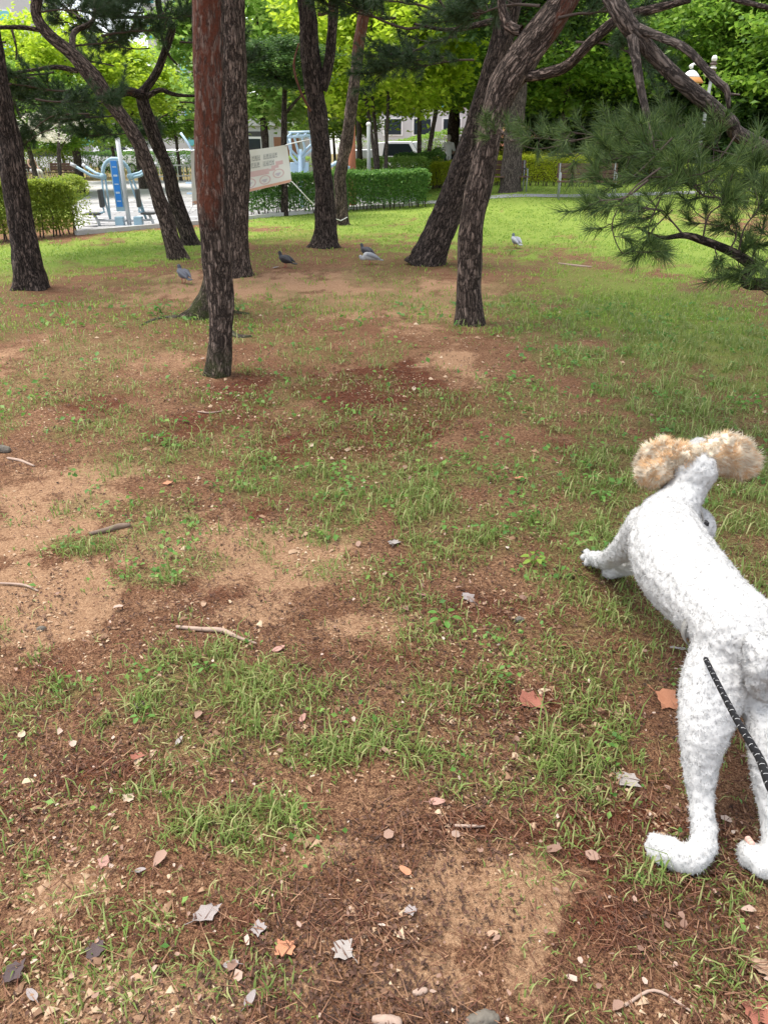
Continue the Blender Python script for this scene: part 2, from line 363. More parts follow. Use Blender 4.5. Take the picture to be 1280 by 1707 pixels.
# ================================================================== GROUND
# patches surveyed on the ground: (x, y, rx, ry, strength) in metres, given by where they lie in the photograph
def ell(px, py, rx, ry, s=1.0):
    c = G(px, py); a = G(px + rx, py); t = G(px, max(py - ry, 268)); b = G(px, py + ry)
    return (c[0], c[1], abs(a[0] - c[0]), max(.06, (t[1] - b[1]) / 2), s, (t[1] + b[1]) / 2)
def field(E, x, y, wob=.5):
    v = np.zeros_like(x); n = (fbm(x * 2.3, y * 2.3, 21, 4) - .5) * 3.0 * wob + (fbm(x * 10, y * 10, 23, 3) - .5) * 3.0 * wob
    for (cx, cy, rx, ry, s, cm) in E:
        d = np.sqrt(((x - cx) / rx) ** 2 + ((y - cm) / ry) ** 2) + n; v = np.maximum(v, s * (1 - sst(.25, 1.45, d)))
    return v
E_SAND = [ell(*e) for e in [(60, 1040, 150, 45, .95), (470, 925, 110, 50, .8), (430, 1020, 90, 35, .55), (790, 1490, 150, 75, .95), (610, 1050, 110, 35, .55), (720, 1640, 170, 60, .75), (230, 1665, 190, 60, .85),
          (90, 1490, 100, 70, .75), (100, 860, 130, 40, .4), (270, 870, 90, 30, .45), (560, 1420, 110, 45, .55), (770, 610, 60, 40, .7), (690, 540, 110, 25, .45), (760, 480, 120, 25, .35), (560, 450, 120, 18, .4), (480, 1640, 100, 45, .5), (310, 1480, 90, 50, .35), (1010, 1640, 60, 40, .3), (640, 475, 150, 14, .4), (120, 560, 120, 18, .4), (250, 480, 120, 10, .4), (450, 480, 300, 35, .7), (680, 505, 260, 45, .7), (100, 600, 150, 60, .5), (250, 620, 150, 50, .45), (900, 520, 150, 30, .5), (90, 860, 170, 90, .8), (300, 900, 170, 70, .65), (90, 1010, 170, 70, 1.0), (820, 1500, 170, 90, 1.0), (480, 930, 140, 70, .9)]]
E_SAND = [(a, b, c, d, e * 1.3, f) for a, b, c, d, e, f in E_SAND]
E_NEED = [ell(*e) for e in [(640, 660, 150, 55, 1.4), (560, 735, 150, 40, 1.3), (400, 650, 90, 60, .7), (1090, 1430, 190, 120, .8), (1000, 1540, 190, 130, .65), (150, 1300, 170, 70, .6), (380, 990, 120, 50, .6), (850, 1170, 130, 50, .7), (960, 760, 60, 60, .8), (160, 670, 90, 30, .7), (330, 720, 120, 40, .7), (430, 860, 60, 20, .8), (800, 1380, 240, 40, .6), (500, 1530, 200, 60, .6),
          (640, 530, 90, 45, .5), (820, 560, 80, 20, .5), (100, 1120, 90, 40, .7), (650, 1100, 160, 40, .5), (720, 440, 90, 14, .6), (330, 560, 110, 30, .4), (780, 1010, 160, 40, .5), (1180, 1560, 160, 120, .5)]]
E_GRASS = [ell(*e) for e in [(640, 830, 260, 85, .85), (800, 880, 190, 60, .85), (1150, 690, 210, 100, 1.1), (1250, 820, 130, 140, 1.05), (1000, 1000, 90, 90, .5), (250, 1150, 260, 85, .7), (120, 1160, 120, 50, .7), (420, 1380, 150, 55, .65), (960, 1250, 140, 65, .62), (640, 1265, 200, 65, .6), (130, 910, 70, 22, .8), (240, 965, 70, 28, .7), (330, 940, 60, 25, .6), (420, 1180, 120, 60, .6),
           (160, 640, 180, 40, .55), (480, 680, 70, 60, .45), (700, 700, 90, 40, .35), (330, 760, 180, 50, .6), (420, 820, 90, 30, .8), (900, 680, 130, 60, .6), (880, 790, 140, 70, .6), (1000, 880, 120, 90, .7), (930, 960, 90, 60, .55), (1150, 1480, 190, 120, .38), (1130, 1600, 150, 80, .4), (60, 650, 100, 90, .5), (240, 560, 110, 60, .5), (500, 590, 90, 40, .5), (480, 540, 90, 30, .4),
           (900, 560, 160, 40, .5), (1100, 540, 220, 60, .7), (980, 1120, 130, 60, .45), (730, 1140, 110, 50, .5), (220, 1330, 120, 50, .45), (330, 1240, 130, 45, .6), (60, 1180, 60, 50, .7), (560, 950, 80, 30, .5), (540, 1180, 130, 60, .45), (120, 520, 150, 40, .45), (560, 520, 160, 20, .35), (950, 480, 160, 40, .6), (800, 1310, 120, 40, .5), (1150, 600, 260, 130, 1.2), (1100, 500, 260, 60, .8), (1240, 950, 110, 120, .7), (1050, 800, 150, 110, .95)]]
E_LAWN = [ell(*e) for e in [(860, 375, 330, 48, 1.0), (1200, 430, 260, 75, .95), (560, 368, 230, 16, 1.0), (120, 425, 260, 28, .95), (30, 450, 160, 30, .6), (300, 395, 160, 14, .9), (60, 318, 110, 16, 1.0), (1060, 410, 120, 40, .9), (500, 395, 170, 16, .6), (620, 385, 120, 16, .75), (1230, 600, 150, 60, .45), (440, 430, 60, 10, .3), (1000, 345, 300, 25, 1.0), (1180, 560, 240, 110, .62), (1000, 470, 160, 40, .5), (30, 340, 160, 20, 1.)]]
def cover(x, y):
    g = field(E_GRASS, x, y); s = field(E_SAND, x, y); n = field(E_NEED, x, y); l = field(E_LAWN, x, y, .35)
    far = sst(4.0, 8.0, y) * (1 - sst(12, 16, y)); g = np.maximum(g, far * sst(.36, .58, fbm(x * 1.3, y * 1.3, 31)) * .55)
    g = np.maximum(g, (.20 + .35 * sst(1.0, 3.0, y)) * sst(.34, .62, fbm(x * 3, y * 3, 77)))
    out = sst(16, 22, y) * (1 - sst(28, 33, y)) * (np.abs(x) < 14); l = np.maximum(l, out); g = np.maximum(g, sst(30, 34, y) * (1 - sst(1, 4, x))); n = np.maximum(n, sst(28, 33, y) * sst(2, 5, x))
    return g, s * (1 - g * .6), n * (1 - np.clip(s, 0, 1) * .5), l
def build_ground():
    rad = np.r_[0.12, np.geomspace(.3, 320, 430)]
    an = np.r_[np.linspace(-44, 44, 300), np.linspace(44, 316, 70)[1:-1]]; A = np.radians(an)
    X = rad[:, None] * np.sin(A)[None]; Y = rad[:, None] * np.cos(A)[None]; Z = hgt(X, Y); n, k = X.shape
    Z = Z + (fbm(X * 14, Y * 14, 40, 3) - .5) * .014 * (1 - sst(6, 12, Y))
    V = np.stack([X, Y, Z], -1).reshape(-1, 3); g, s, nd, l = cover(X, Y)
    i = np.arange(n - 1)[:, None] * k; j = np.arange(k)[None]; j2 = (j + 1) % k
    Q = np.stack([i + j, i + k + j, i + k + j2, i + j2], -1).reshape(-1, 4)
    e = len(V); V = np.vstack([V, [[0, 0, float(hgt(0, 0))]]]); jj = np.arange(k)
    T = np.vstack([Q[:, [0, 1, 2]], Q[:, [0, 2, 3]], np.stack([np.full(k, e), jj, (jj + 1) % k], 1)])
    C = np.stack([g, s, nd, l], -1).reshape(-1, 4); C = np.vstack([C, [[0, 0, 0, 0]]])
    o = add('ground', mesh_np('ground', V, T[:, ::-1], M['soil'], True, None, {'cover': ('FLOAT_COLOR', C)}))
    tag(o, 'reddish brown soil with sandy patches, pine litter and thin grass', 'ground', kind='structure')
build_ground()

# ---- blades, litter, chips
def sample(n, y0, y1, half=30, g=rng):
    u = g.uniform(size=n); y = np.exp(np.log(y0) + u * (np.log(y1) - np.log(y0)))        # even in log distance
    x = np.tan(np.radians(g.uniform(-half, half, n))) * (y + .35); return x, y
def blades(x, y, h, wd, g):
    m = len(x); z = hgt(x, y) - .004; az = g.uniform(0, 2 * np.pi, m); d = np.stack([np.cos(az), np.sin(az)], 1); sd = np.stack([-d[:, 1], d[:, 0]], 1) * wd[:, None] * .5
    ln = h * g.uniform(.2, 1.3, m); b = np.stack([x, y, z], 1); Z = np.zeros(m)
    mid = b + np.stack([d[:, 0] * ln * .3, d[:, 1] * ln * .3, h * .6], 1); tip = b + np.stack([d[:, 0] * ln, d[:, 1] * ln, h * np.maximum(.25, 1 - .42 * (ln / h) ** 2)], 1); s3 = np.stack([sd[:, 0], sd[:, 1], Z], 1)
    V = np.stack([b - s3 * .8, b + s3 * .8, mid - s3, mid + s3, tip], 1).reshape(-1, 3); i = np.arange(m)[:, None] * 5
    return V, np.vstack([i + [0, 1, 3], i + [0, 3, 2], i + [2, 3, 4]])
def build_grass():
    g = np.random.default_rng(11); parts = []
    x, y = sample(800000, .55, 8.5, 43, g); c = cover(x, y); d = np.maximum(c[0], c[3] * .9)
    clump = sst(.38, .62, fbm(x * 9, y * 9, 55, 3)); k = g.uniform(size=len(x)) < d * (.26 + .74 * clump) * .40
    x, y, d, cl = x[k], y[k], d[k], clump[k]; h = (.014 + .036 * d * (.3 + .7 * cl)) * np.exp(g.normal(0, .45, len(x))); wd = np.clip(.0024 + .0008 * y, 0, .007) * g.uniform(.7, 1.3, len(x))
    v, t = blades(x, y, h, wd, g); o = add('grass', mesh_np('grass', v, t, M['grass_near'])); tag(o, 'thin green grass blades growing in patches on the soil', 'grass', kind='stuff')
    x, y = sample(400000, 6.5, 33, 38, g); c = cover(x, y); cl = sst(.3, .6, fbm(x * 4, y * 4, 56, 3)); p = np.maximum(c[0] * .3, c[3]); k = (g.uniform(size=len(x)) < p * (.25 + .75 * cl) * .6) & ~in_plaza(x, y)
    x, y = x[k], y[k]; h = (.02 + .018 * cl[k]) * g.uniform(.6, 1.6, len(x)); wd = (.004 + .0007 * y) * g.uniform(.7, 1.3, len(x))
    v, t = blades(x, y, h, wd, g); o = add('lawn_grass', mesh_np('lawn_grass', v, t, M['grass_lawn'])); tag(o, 'bright green lawn grass around the pines and hedges', 'grass', kind='stuff')
    # small broad leaved ground cover
    x, y = sample(80000, .8, 8, 43, g); c = cover(x, y); cl = sst(.5, .68, fbm(x * 5 + 9, y * 5, 91, 3)); k = g.uniform(size=len(x)) < c[0] * cl * .55 * sst(.8, 2.2, y)
    x, y = x[k], y[k]; P = np.stack([x, y, hgt(x, y) + g.uniform(.01, .05, len(x))], 1); v, t = leaves(P, .009 + .006 * P[:, 1:2], g, 1.2, .7)
    o = add('ground_cover', mesh_np('ground_cover', v, t, M['weed'])); tag(o, 'small broad leaved weeds among the grass', 'weeds', kind='stuff')
    # fallen needles
    x, y = sample(270000, .5, 7, 43, g); c = cover(x, y); k = g.uniform(size=len(x)) < (.12 + .6 * c[2]) * (1 - .75 * np.clip(c[1], 0, 1)) * .42; x, y = x[k], y[k]; m = len(x)
    az = g.normal(2.3, .9, m); L = g.uniform(.02, .065, m) * .5; dx, dy = np.cos(az) * L, np.sin(az) * L; wv = (.0010 + .0004 * y); sx, sy = -np.sin(az) * wv, np.cos(az) * wv; z0 = hgt(x, y) + .007 + g.uniform(0, .008, m); dz = g.uniform(-.006, .01, m)
    V = np.stack([np.stack([x - dx - sx, y - dy - sy, z0], 1), np.stack([x - dx + sx, y - dy + sy, z0 + .001], 1), np.stack([x + dx, y + dy, z0 + dz], 1)], 1).reshape(-1, 3)
    o = add('pine_litter', mesh_np('pine_litter', V, np.arange(3 * m).reshape(-1, 3), M['needle_litter'])); tag(o, 'brown fallen pine needles strewn over the soil', 'pine needles', kind='stuff')
    # dark bark crumbs
    x, y = sample(120000, .5, 6, 43, g); k = g.uniform(size=len(x)) < sst(.35, .6, fbm(x * 5, y * 5, 63, 3)) * .7; x, y = x[k], y[k]; m = len(x); P = np.stack([x, y, hgt(x, y) + .006], 1); v, t = leaves(P, g.uniform(.004, .013, (m, 1)) * (1 + .1 * y[:, None]), g, 1.5, .5)
    leafmat('bark_crumb', (.03, .017, .012), (.10, .05, .033), .0, (.22, .12, .08), .8); o = add('bark_crumbs', mesh_np('bark_crumbs', v, t, M['bark_crumb'])); tag(o, 'dark crumbs of bark and humus on the soil', 'bark crumbs', kind='stuff')
    # pale chips and seeds
    x, y = sample(150000, .5, 7.5, 43, g); c = cover(x, y); cl = fbm(x * 4, y * 4, 61, 3); k = g.uniform(size=len(x)) < sst(.4, .62, cl) * (.35 + .5 * np.maximum(c[1], c[2]) - .3 * c[0]).clip(.06, 1) * .55; x, y = x[k], y[k]; m = len(x)
    s = (g.uniform(.0025, .007, m) * (1 + .12 * y))[:, None]; s[g.uniform(size=m) < .05] *= 2.4
    base = np.array([[1, 0, 0], [-.5, .8, .1], [-.6, -.8, 0], [.1, 0, .7]]); az = g.uniform(0, 6.28, m); ca, sa = np.cos(az)[:, None], np.sin(az)[:, None]; st = g.uniform(.5, 1.6, (m, 1)); bx = base[None, :, 0] * st; by = base[None, :, 1] * .7
    V = np.stack([(bx * ca - by * sa) * s + x[:, None], (bx * sa + by * ca) * s + y[:, None], base[None, :, 2] * s + hgt(x, y)[:, None] + .003], -1).reshape(-1, 3); i = np.arange(m)[:, None] * 4
    o = add('wood_chips', mesh_np('wood_chips', V, np.vstack([i + [0, 1, 3], i + [1, 2, 3], i + [2, 0, 3]]), M['straw'])); tag(o, 'tiny pale chips and husks scattered on the soil', 'chips', kind='stuff')

# ---- plaza
PLAZA = [G(*p)[:2] for p in [(128, 392), (330, 374), (470, 360), (560, 352), (640, 346), (705, 340), (705, 318), (560, 306), (420, 303), (330, 301), (100, 303), (150, 316), (150, 325), (118, 345)]]
def in_plaza(x, y):
    x = np.asarray(x, float); y = np.asarray(y, float); ins = np.zeros(x.shape, bool); n = len(PLAZA)
    for i in range(n):
        (x1, y1), (x2, y2) = PLAZA[i], PLAZA[(i + 1) % n]
        c = ((y1 > y) != (y2 > y)) & (x < (x2 - x1) * (y - y1) / (y2 - y1 + 1e-12) + x1); ins ^= c
    return ins
def pavemat():
    t = NT('paving'); p = t.pos(); mp = t.n('ShaderNodeMapping'); t.l(p, mp.inputs[0]); mp.inputs['Rotation'].default_value = (0, 0, .12)
    b = t.n('ShaderNodeTexBrick', i_Scale=1.0); b.inputs['Brick Width'].default_value = .6; b.inputs['Row Height'].default_value = .3; b.inputs['Mortar Size'].default_value = .012
    b.inputs['Color1'].default_value = (.30, .29, .285, 1); b.inputs['Color2'].default_value = (.44, .43, .42, 1); b.inputs['Mortar'].default_value = (.2, .19, .18, 1); t.l(mp.outputs[0], b.inputs['Vector'])
    M['paving'] = t.done(t.bsdf(t.mix(.3, b.outputs[0], t.mix(t.noise(3, 4, p), (.3, .29, .28), (.5, .49, .48))), .8, b.outputs['Fac'], -.2, .004))
    simple('paver_pale', (.36, .35, .345), .8, .15, 20); simple('paver_grey', (.24, .235, .235), .8, .15, 20)
pavemat()
pl = MB().prism([tuple(p) for p in PLAZA][::-1], -.2, .022).build('plaza', M['paving']); tag(pl, 'grey block paved plaza around the exercise machines', 'plaza', kind='structure')
pm = [MB().box((0, 0, .004), (.585, .285, .014)).mesh('paver', M[m], bevel=.004) for m in ('paver_pale', 'paver_grey')]
cnt = 0; ca, sa = math.cos(.12), math.sin(.12); cand = []
for i in range(-40, 20):
    for j in range(30, 110):
        u, v = (i + .5 * (j % 2)) * .6, j * .3; x, y = u * ca - v * sa, u * sa + v * ca
        if -7.6 < x < -1.5 and all(in_plaza(np.array(x + a), np.array(y + b)) for a in (-.3, .3) for b in (-.17, .17)): cand.append((y, x))
for y, x in sorted(cand)[:290]:
    o = add('paver', pm[random.random() < .55], pl, (x, y, .022 + random.uniform(0, .003))); o.rotation_euler[2] = .12
kb = MB()
for a, b in zip(PLAZA[:5], PLAZA[1:6]):
    a, b = Vector((*a, .03)), Vector((*b, .03)); d = b - a; kb.box((a + b) / 2, (d.length, .1, .1), Matrix.Rotation(math.atan2(d.y, d.x), 3, 'Z'))
simple('kerb', (.42, .41, .39), .85, .2, 15, .2)
tag(kb.build('kerb', M['kerb']), 'low pale concrete kerb edging the paved plaza', 'kerb', kind='structure')
def strip(name, pts, wd, mat, label, cat_, z=.012):
    P = smooth_path(np.array([[p[0], p[1], 0] for p in pts]), 8)[:, :2]; d = np.gradient(P, axis=0); d /= np.linalg.norm(d, axis=1)[:, None]; nrm = np.stack([-d[:, 1], d[:, 0]], 1)
    V = []
    for s in (-.5, -.17, .17, .5): q = P + nrm * wd * s; V.append(np.c_[q, hgt(q[:, 0], q[:, 1]) + z])
    V = np.stack(V, 1).reshape(-1, 3); n = len(P); i = np.arange(n - 1)[:, None] * 4; j = np.arange(3)[None]; Q = np.stack([i + j, i + j + 1, i + j + 5, i + j + 4], -1).reshape(-1, 4)
    o = add(name, mesh_np(name, V, Q, mat, True)); return tag(o, label, cat_, kind='structure')
simple('path_grey', (.24, .24, .25), .85, .2, 3, .2)
strip('path', [G(690, 338)[:2], G(800, 331)[:2], G(960, 327)[:2], G(1130, 322)[:2], G(1290, 318)[:2]], .75, M['path_grey'], 'narrow grey path crossing the lawn behind the pines', 'path')
strip('footpath', [G(690, 284)[:2], G(800, 281)[:2], G(905, 279)[:2], G(1010, 281)[:2], G(1180, 285)[:2]], 2.2, M['path_grey'], 'grey footpath curving behind the yellow hedge', 'path', .03)
build_grass()

# ================================================================== PINES
def bough_mesh(seed, length=1.2, nsub=22, nt=4, nn=34, L=.12, wd=.006, flat=.35, mats=('needle_dark', 'bark_dark'), r0=.016):
    g = np.random.default_rng(seed); segs = []; tp = []; td = []
    n = 9; main = [np.zeros(3)]; d = np.array([1., 0, .1])
    for k in range(n): d = unit(d + g.normal(size=3) * .16 * np.array([1, 1, .7])); main.append(main[-1] + d * length / n)
    segs.append((main, r0, .004))
    for s in range(nsub):
        t = g.uniform(.2, 1.0) * n; i = min(int(t), n - 1); p = main[i] + (main[i + 1] - main[i]) * (t - i); a = unit(main[i + 1] - main[i])
        side = unit(np.cross(a, [0, 0, 1])) * g.choice([-1, 1]); d = unit(a * g.uniform(.3, 1) + side * g.uniform(.2, 1.1) + np.array([0, 0, g.uniform(-.25, .7)]) * flat * 2)
        l = length * g.uniform(.16, .42); q = [p]
        for k in range(3): d = unit(d + g.normal(size=3) * .2 + np.array([0, 0, .12])); q.append(q[-1] + d * l / 3)
        segs.append((q, r0 * .35, .002))
        for f in np.linspace(.45, 1, nt): j = min(int(f * 3), 2); tp.append(q[j] + (q[j + 1] - q[j]) * (f * 3 - j)); td.append(unit(q[j + 1] - q[j]))
    for f in (.9, 1.0): tp.append(main[-1] * f); td.append(d)
    nv, ntri = needles(np.array(tp), np.array(td), nn, L, wd, g); sv, stri = sticks(segs)
    V, T, mi = cat((nv, ntri, 0), (sv, stri, 1)); return mesh_np('bough', V, T, [M[m] for m in mats], False, mi)
BOUGH = [bough_mesh(s, 1.3, 26, 4, 46, .13, .007) for s in (1, 2, 3)] + [bough_mesh(4, .9, 16, 4, 34, .12, .006)]
def put_bough(tree, p, rz, sc=1.0, tilt=0, k=None, base=(0, 0, 0)):
    o = add('bough', BOUGH[random.randrange(4) if k is None else k], tree, np.asarray(p) - np.asarray(base)); o.rotation_euler = (random.uniform(-.3, .3), tilt, rz); o.scale = (sc,) * 3; return o
def pine(path, Y, label, height=7.5, limbs=(), boughs=(), red=(1.2, 3), redmax=.9, mossh=0, flare=.45, mat='bark', seed=1, crown=11, crad=2.0, name='pine_tree', redang=None, rough=.09):
    """path: (photo x, photo y, width in photo px) along the trunk at distance Y; the trunk goes on above the frame"""
    b = G(path[0][0], path[0][1]); Y = b[1] if Y is None else Y
    pts = []; rad = []
    for k, (px, py, wp) in enumerate(path):
        p = b.copy() if k == 0 else at(px, py, Y); pts.append(p); rad.append(wp / 2 * mpp(p))
    pts[0] = pts[0] - np.array([0, 0, .06])
    d = unit(pts[-1] - pts[-2]); d[2] = max(d[2], .6); d = unit(d); z = pts[-1][2]; r = rad[-1]
    while pts[-1][2] < height:
        d = unit(d + np.array([random.uniform(-.2, .2), random.uniform(-.2, .2), .25])); pts.append(pts[-1] + d * .7); r *= .86; rad.append(max(r, .03))
    t = empty(name, b, label, 'pine tree', 'pine trees on the slope')
    wood('trunk', pts, rad, M[mat], t, .05, 28, flare, rough, red, mossh, seed, redmax, b, redang)
    for lp, wps, Ys, lred in limbs:
        q = [at(px, py, yy) for (px, py), yy in zip(lp, Ys)]
        wood('limb', q, [wp / 2 * mpp(p) for wp, p in zip(wps, q)], M[mat], t, .05, 14, 0, .09, (-1, 0) if lred else (50, 60), 0, seed + 3, lred, b)
    for (px, py, yy, rz, sc, ti) in boughs: put_bough(t, at(px, py, yy), R(rz), sc, ti, None, b)
    topp = np.array(pts[-5:])
    for k in range(crown):
        a = 2 * math.pi * k / max(crown, 1) + random.uniform(-.3, .3); c = topp[random.randrange(len(topp))]
        put_bough(t, c + np.array([math.cos(a) * .4, math.sin(a) * .4, random.uniform(-.1, .5)]), a, random.uniform(1.1, 1.7), random.uniform(-.45, .1), None, b)
        if k % 2 == 0: put_bough(t, c + np.array([math.cos(a) * 1.3, math.sin(a) * 1.3, random.uniform(0, .5)]), a + .4, random.uniform(1.0, 1.5), random.uniform(-.3, .2), None, b)
    return t
pine([(362, 624, 36), (368, 570, 37), (369, 510, 41), (361, 420, 47), (354, 320, 51), (350, 220, 50), (345, 110, 47), (346, 0, 46)], None,
     'slender pine nearest the camera on the left, red flaking bark', 7, red=(.75, 1.5), redmax=1.0, mossh=.3, seed=2, flare=.28, redang=-95)
pine([(344, 527, 56), (360, 470, 42), (366, 380, 34), (362, 250, 30), (358, 100, 28), (356, 0, 28)], None, 'pine with mossy flared base hidden behind the front red trunk', 7, mossh=.9, seed=5, flare=.35, crown=7)
pine([(396, 460, 40), (396, 400, 36), (395, 300, 41), (391, 200, 42), (388, 100, 44), (386, 0, 46)], None, 'thick straight grey barked pine just right of the red trunk', 7.5, red=(9, 10), seed=8, flare=.4)
pine([(54, 481, 46), (44, 420, 44), (33, 360, 40), (18, 260, 40), (2, 170, 36), (-14, 60, 32)], None, 'dark pine leaning out of the picture at the left edge', 7, red=(9, 10), seed=11, mat='bark_dark', crown=8,
     boughs=[(20, 140, 8.9, 200, .8, .2), (60, 165, 9.2, -20, .7, .3)])
pine([(298, 432, 27), (281, 380, 25), (262, 320, 24), (242, 262, 23), (216, 212, 22), (186, 172, 24), (158, 132, 26), (122, 92, 21), (82, 58, 19), (62, 26, 17), (64, -20, 17)], None,
     'slim black pine bending far left over the plaza, pale upper limb', 6.5, red=(2.0, 3), redmax=.35, seed=14, mat='bark', crown=8,
     limbs=[([(66, 50), (40, 46), (0, 46), (-40, 50)], (8, 7, 6, 5), (11.5, 11.4, 11.2, 11), 0), ([(130, 118), (95, 112), (60, 116), (20, 122)], (9, 7, 5, 4), (11.5, 11.5, 11.4, 11.3), 0), ([(122, 90), (124, 55), (155, 35), (160, 0)], (11, 9, 8, 6), (11.5, 11.9, 12.2, 12.4), 0), ([(20, 47), (28, 80), (27, 100)], (4, 3, 2), (11.3, 11.3, 11.3), 0)],
     boughs=[(90, 120, 11.4, 170, .9, .25), (120, 150, 11.6, 200, .8, .3), (60, 130, 11.2, 180, .9, .1), (170, 60, 12, 20, 1, .1), (130, 30, 12.2, 100, .9, .0), (190, 30, 12.4, 0, 1, .1), (100, 190, 11.6, 180, .7, .3), (10, 70, 11.2, 180, .8, .2), (70, 20, 11.4, 60, .8, -.2), (40, 150, 11.5, 200, .9, .3), (150, 190, 11.8, 200, .7, .3), (90, 215, 11.8, 190, .6, .3), (110, 75, 11.9, 20, .9, .1), (140, 10, 12, 40, 1, 0), (25, 190, 11.4, 170, .7, .3)])
pine([(320, 408, 26), (306, 370, 24), (290, 325, 23), (282, 285, 21), (262, 238, 21), (246, 196, 21), (238, 162, 20), (244, 148, 13), (262, 120, 12), (274, 90, 12), (284, 60, 12), (286, 42, 12), (268, 22, 11), (262, -20, 10)], None,
     'slim dark pine with a wire mark, bent over the plaza edge', 6.2, red=(9, 10), seed=17, mat='bark_dark', crown=8,
     limbs=[([(238, 160), (215, 152), (188, 156), (160, 150)], (16, 15, 13, 8), (13.2, 13.1, 13, 12.9), .5), ([(246, 160), (268, 150), (292, 158), (330, 160)], (9, 8, 6, 4), (13.2, 13.2, 13.2, 13.2), 0), ([(268, 28), (270, 60), (282, 92), (296, 108)], (5, 5, 4, 3), (13.2, 13.2, 13.2, 13.2), 0), ([(268, 28), (230, 28), (190, 27)], (6, 4, 3), (13.2, 13.2, 13.2), 0), ([(155, 35), (175, 45), (200, 70)], (4, 3, 2), (13, 13, 13), 0)],
     boughs=[(210, 190, 13.2, 180, .9, .25), (180, 170, 13, 200, .8, .2), (150, 180, 12.9, 190, .9, .25), (300, 170, 13.3, 10, .9, .3), (320, 120, 13.3, -20, .7, .2), (250, 80, 13.3, 160, .7, .2), (220, 60, 13.4, 180, .9, .2), (310, 200, 13.4, 30, .7, .3), (240, 20, 13.4, 120, .9, .1), (130, 200, 13, 180, .8, .3), (190, 110, 13.4, 170, .8, .1), (170, 215, 13.3, 180, .7, .3), (225, 220, 13.5, 200, .7, .3), (300, 70, 13.4, 20, .9, .1), (320, 230, 13.5, 0, .6, .3), (280, 190, 13.4, 160, .7, .3), (200, 15, 13.5, 150, 1, 0)])
pine([(543, 412, 40), (543, 370, 34), (541, 320, 32), (536, 260, 31), (530, 200, 31), (522, 140, 31), (516, 80, 30), (510, 0, 30)], None,
     'rugged dark pine left of centre with a fork to the right', 7.5, red=(9, 10), seed=21, mat='bark_dark', limbs=[([(536, 150), (548, 105), (552, 70), (556, 20), (556, -60)], (20, 18, 17, 17, 15), (12.9, 12.9, 12.9, 12.9, 12.9), 0), ([(518, 185), (500, 150), (490, 110), (498, 72)], (5, 4, 4, 2), (12.7, 12.6, 12.6, 12.6), .9), ([(530, 24), (536, 24), (556, 18)], (6, 5, 4), (12.6, 12.6, 12.7), .7)], crown=9)
pine([(570, 375, 22), (568, 330, 20), (568, 290, 20), (578, 235, 20), (585, 180, 19), (594, 110, 18), (600, 60, 18), (612, -5, 19)], None,
     'thin curved pine beside the hedge, reddish near the top', 8, red=(2.6, 3.6), redmax=.9, seed=24, crown=8, limbs=[([(606, 20), (622, 4), (640, 14)], (6, 4, 2), (16.9, 16.8, 16.8), 0)])
pine([(708, 441, 52), (738, 375, 50), (762, 310, 47), (786, 240, 42), (804, 180, 40), (822, 120, 38), (838, 60, 38), (852, -10, 40)], None,
     'black pine leaning steeply right behind the grey one', 7.5, red=(3.0, 4.0), redmax=.75, seed=27, mat='bark_dark', flare=.3, crown=9,
     boughs=[(790, 100, 10.7, 190, .9, .3), (760, 60, 10.8, 175, 1, .2), (700, 45, 10.8, 180, 1.1, .15), (740, 95, 10.7, 185, .8, .35), (660, 30, 10.9, 170, 1, .1), (800, 30, 10.8, 160, .9, .1), (720, 15, 10.8, 180, 1, .0), (690, 90, 10.9, 190, .7, .3)],
     limbs=[([(845, 30), (800, 40), (750, 50), (690, 40)], (12, 9, 7, 4), (10.9, 10.8, 10.8, 10.8), 0), ([(732, 0), (748, 25), (765, 45)], (4, 3, 2), (10.5, 10.5, 10.5), 0)])
p10 = pine([(783, 540, 44), (782, 480, 40), (784, 400, 40), (797, 320, 42), (812, 250, 40), (822, 190, 40), (842, 140, 50), (872, 95, 52), (902, 55, 50), (940, 0, 44)], None,
     'grey pine in the middle curving right, orange bark under its fork', 7, red=(2.0, 2.6), redmax=.85, redang=-20, seed=30, flare=.28, crown=9,
     limbs=[([(876, 128), (905, 124), (940, 112), (970, 85), (1005, 52), (1040, 28), (1100, 12), (1150, 0)], (17, 17, 18, 17, 17, 16, 13, 9), (6.9, 6.8, 6.7, 6.6, 6.5, 6.4, 6.3, 6.2), .36), ([(868, 52), (850, 45), (838, 20), (832, -20)], (16, 17, 15, 13), (7, 7.05, 7.1, 7.1), .5), ([(832, 215), (842, 225), (855, 235), (872, 236)], (5, 4, 4, 2), (6.8, 6.6, 6.4, 6.3), 0)],
     boughs=[(930, 30, 6.8, 0, .8, .1), (900, 10, 7, 150, .8, 0), (960, 70, 6.7, -30, .6, .3)])

# surface roots at the mossy pine
rt = [o for o in COL.objects if o.name.startswith('pine_tree') and o.parent is None]
b2 = np.array(rt[1].location)
for q in [[(335, 522), (300, 528), (262, 532), (236, 542)], [(372, 520), (395, 522), (415, 524)], [(362, 532), (390, 560), (420, 562)]]:
    P = [G(*p) - np.array([0, 0, .008]) for p in q]; wood('root', P, [.055, .036, .026, .012][:len(P)], M['bark_grey'], rt[1], .05, 12, 0, .12, (50, 60), 3.0, 3, 0, b2)

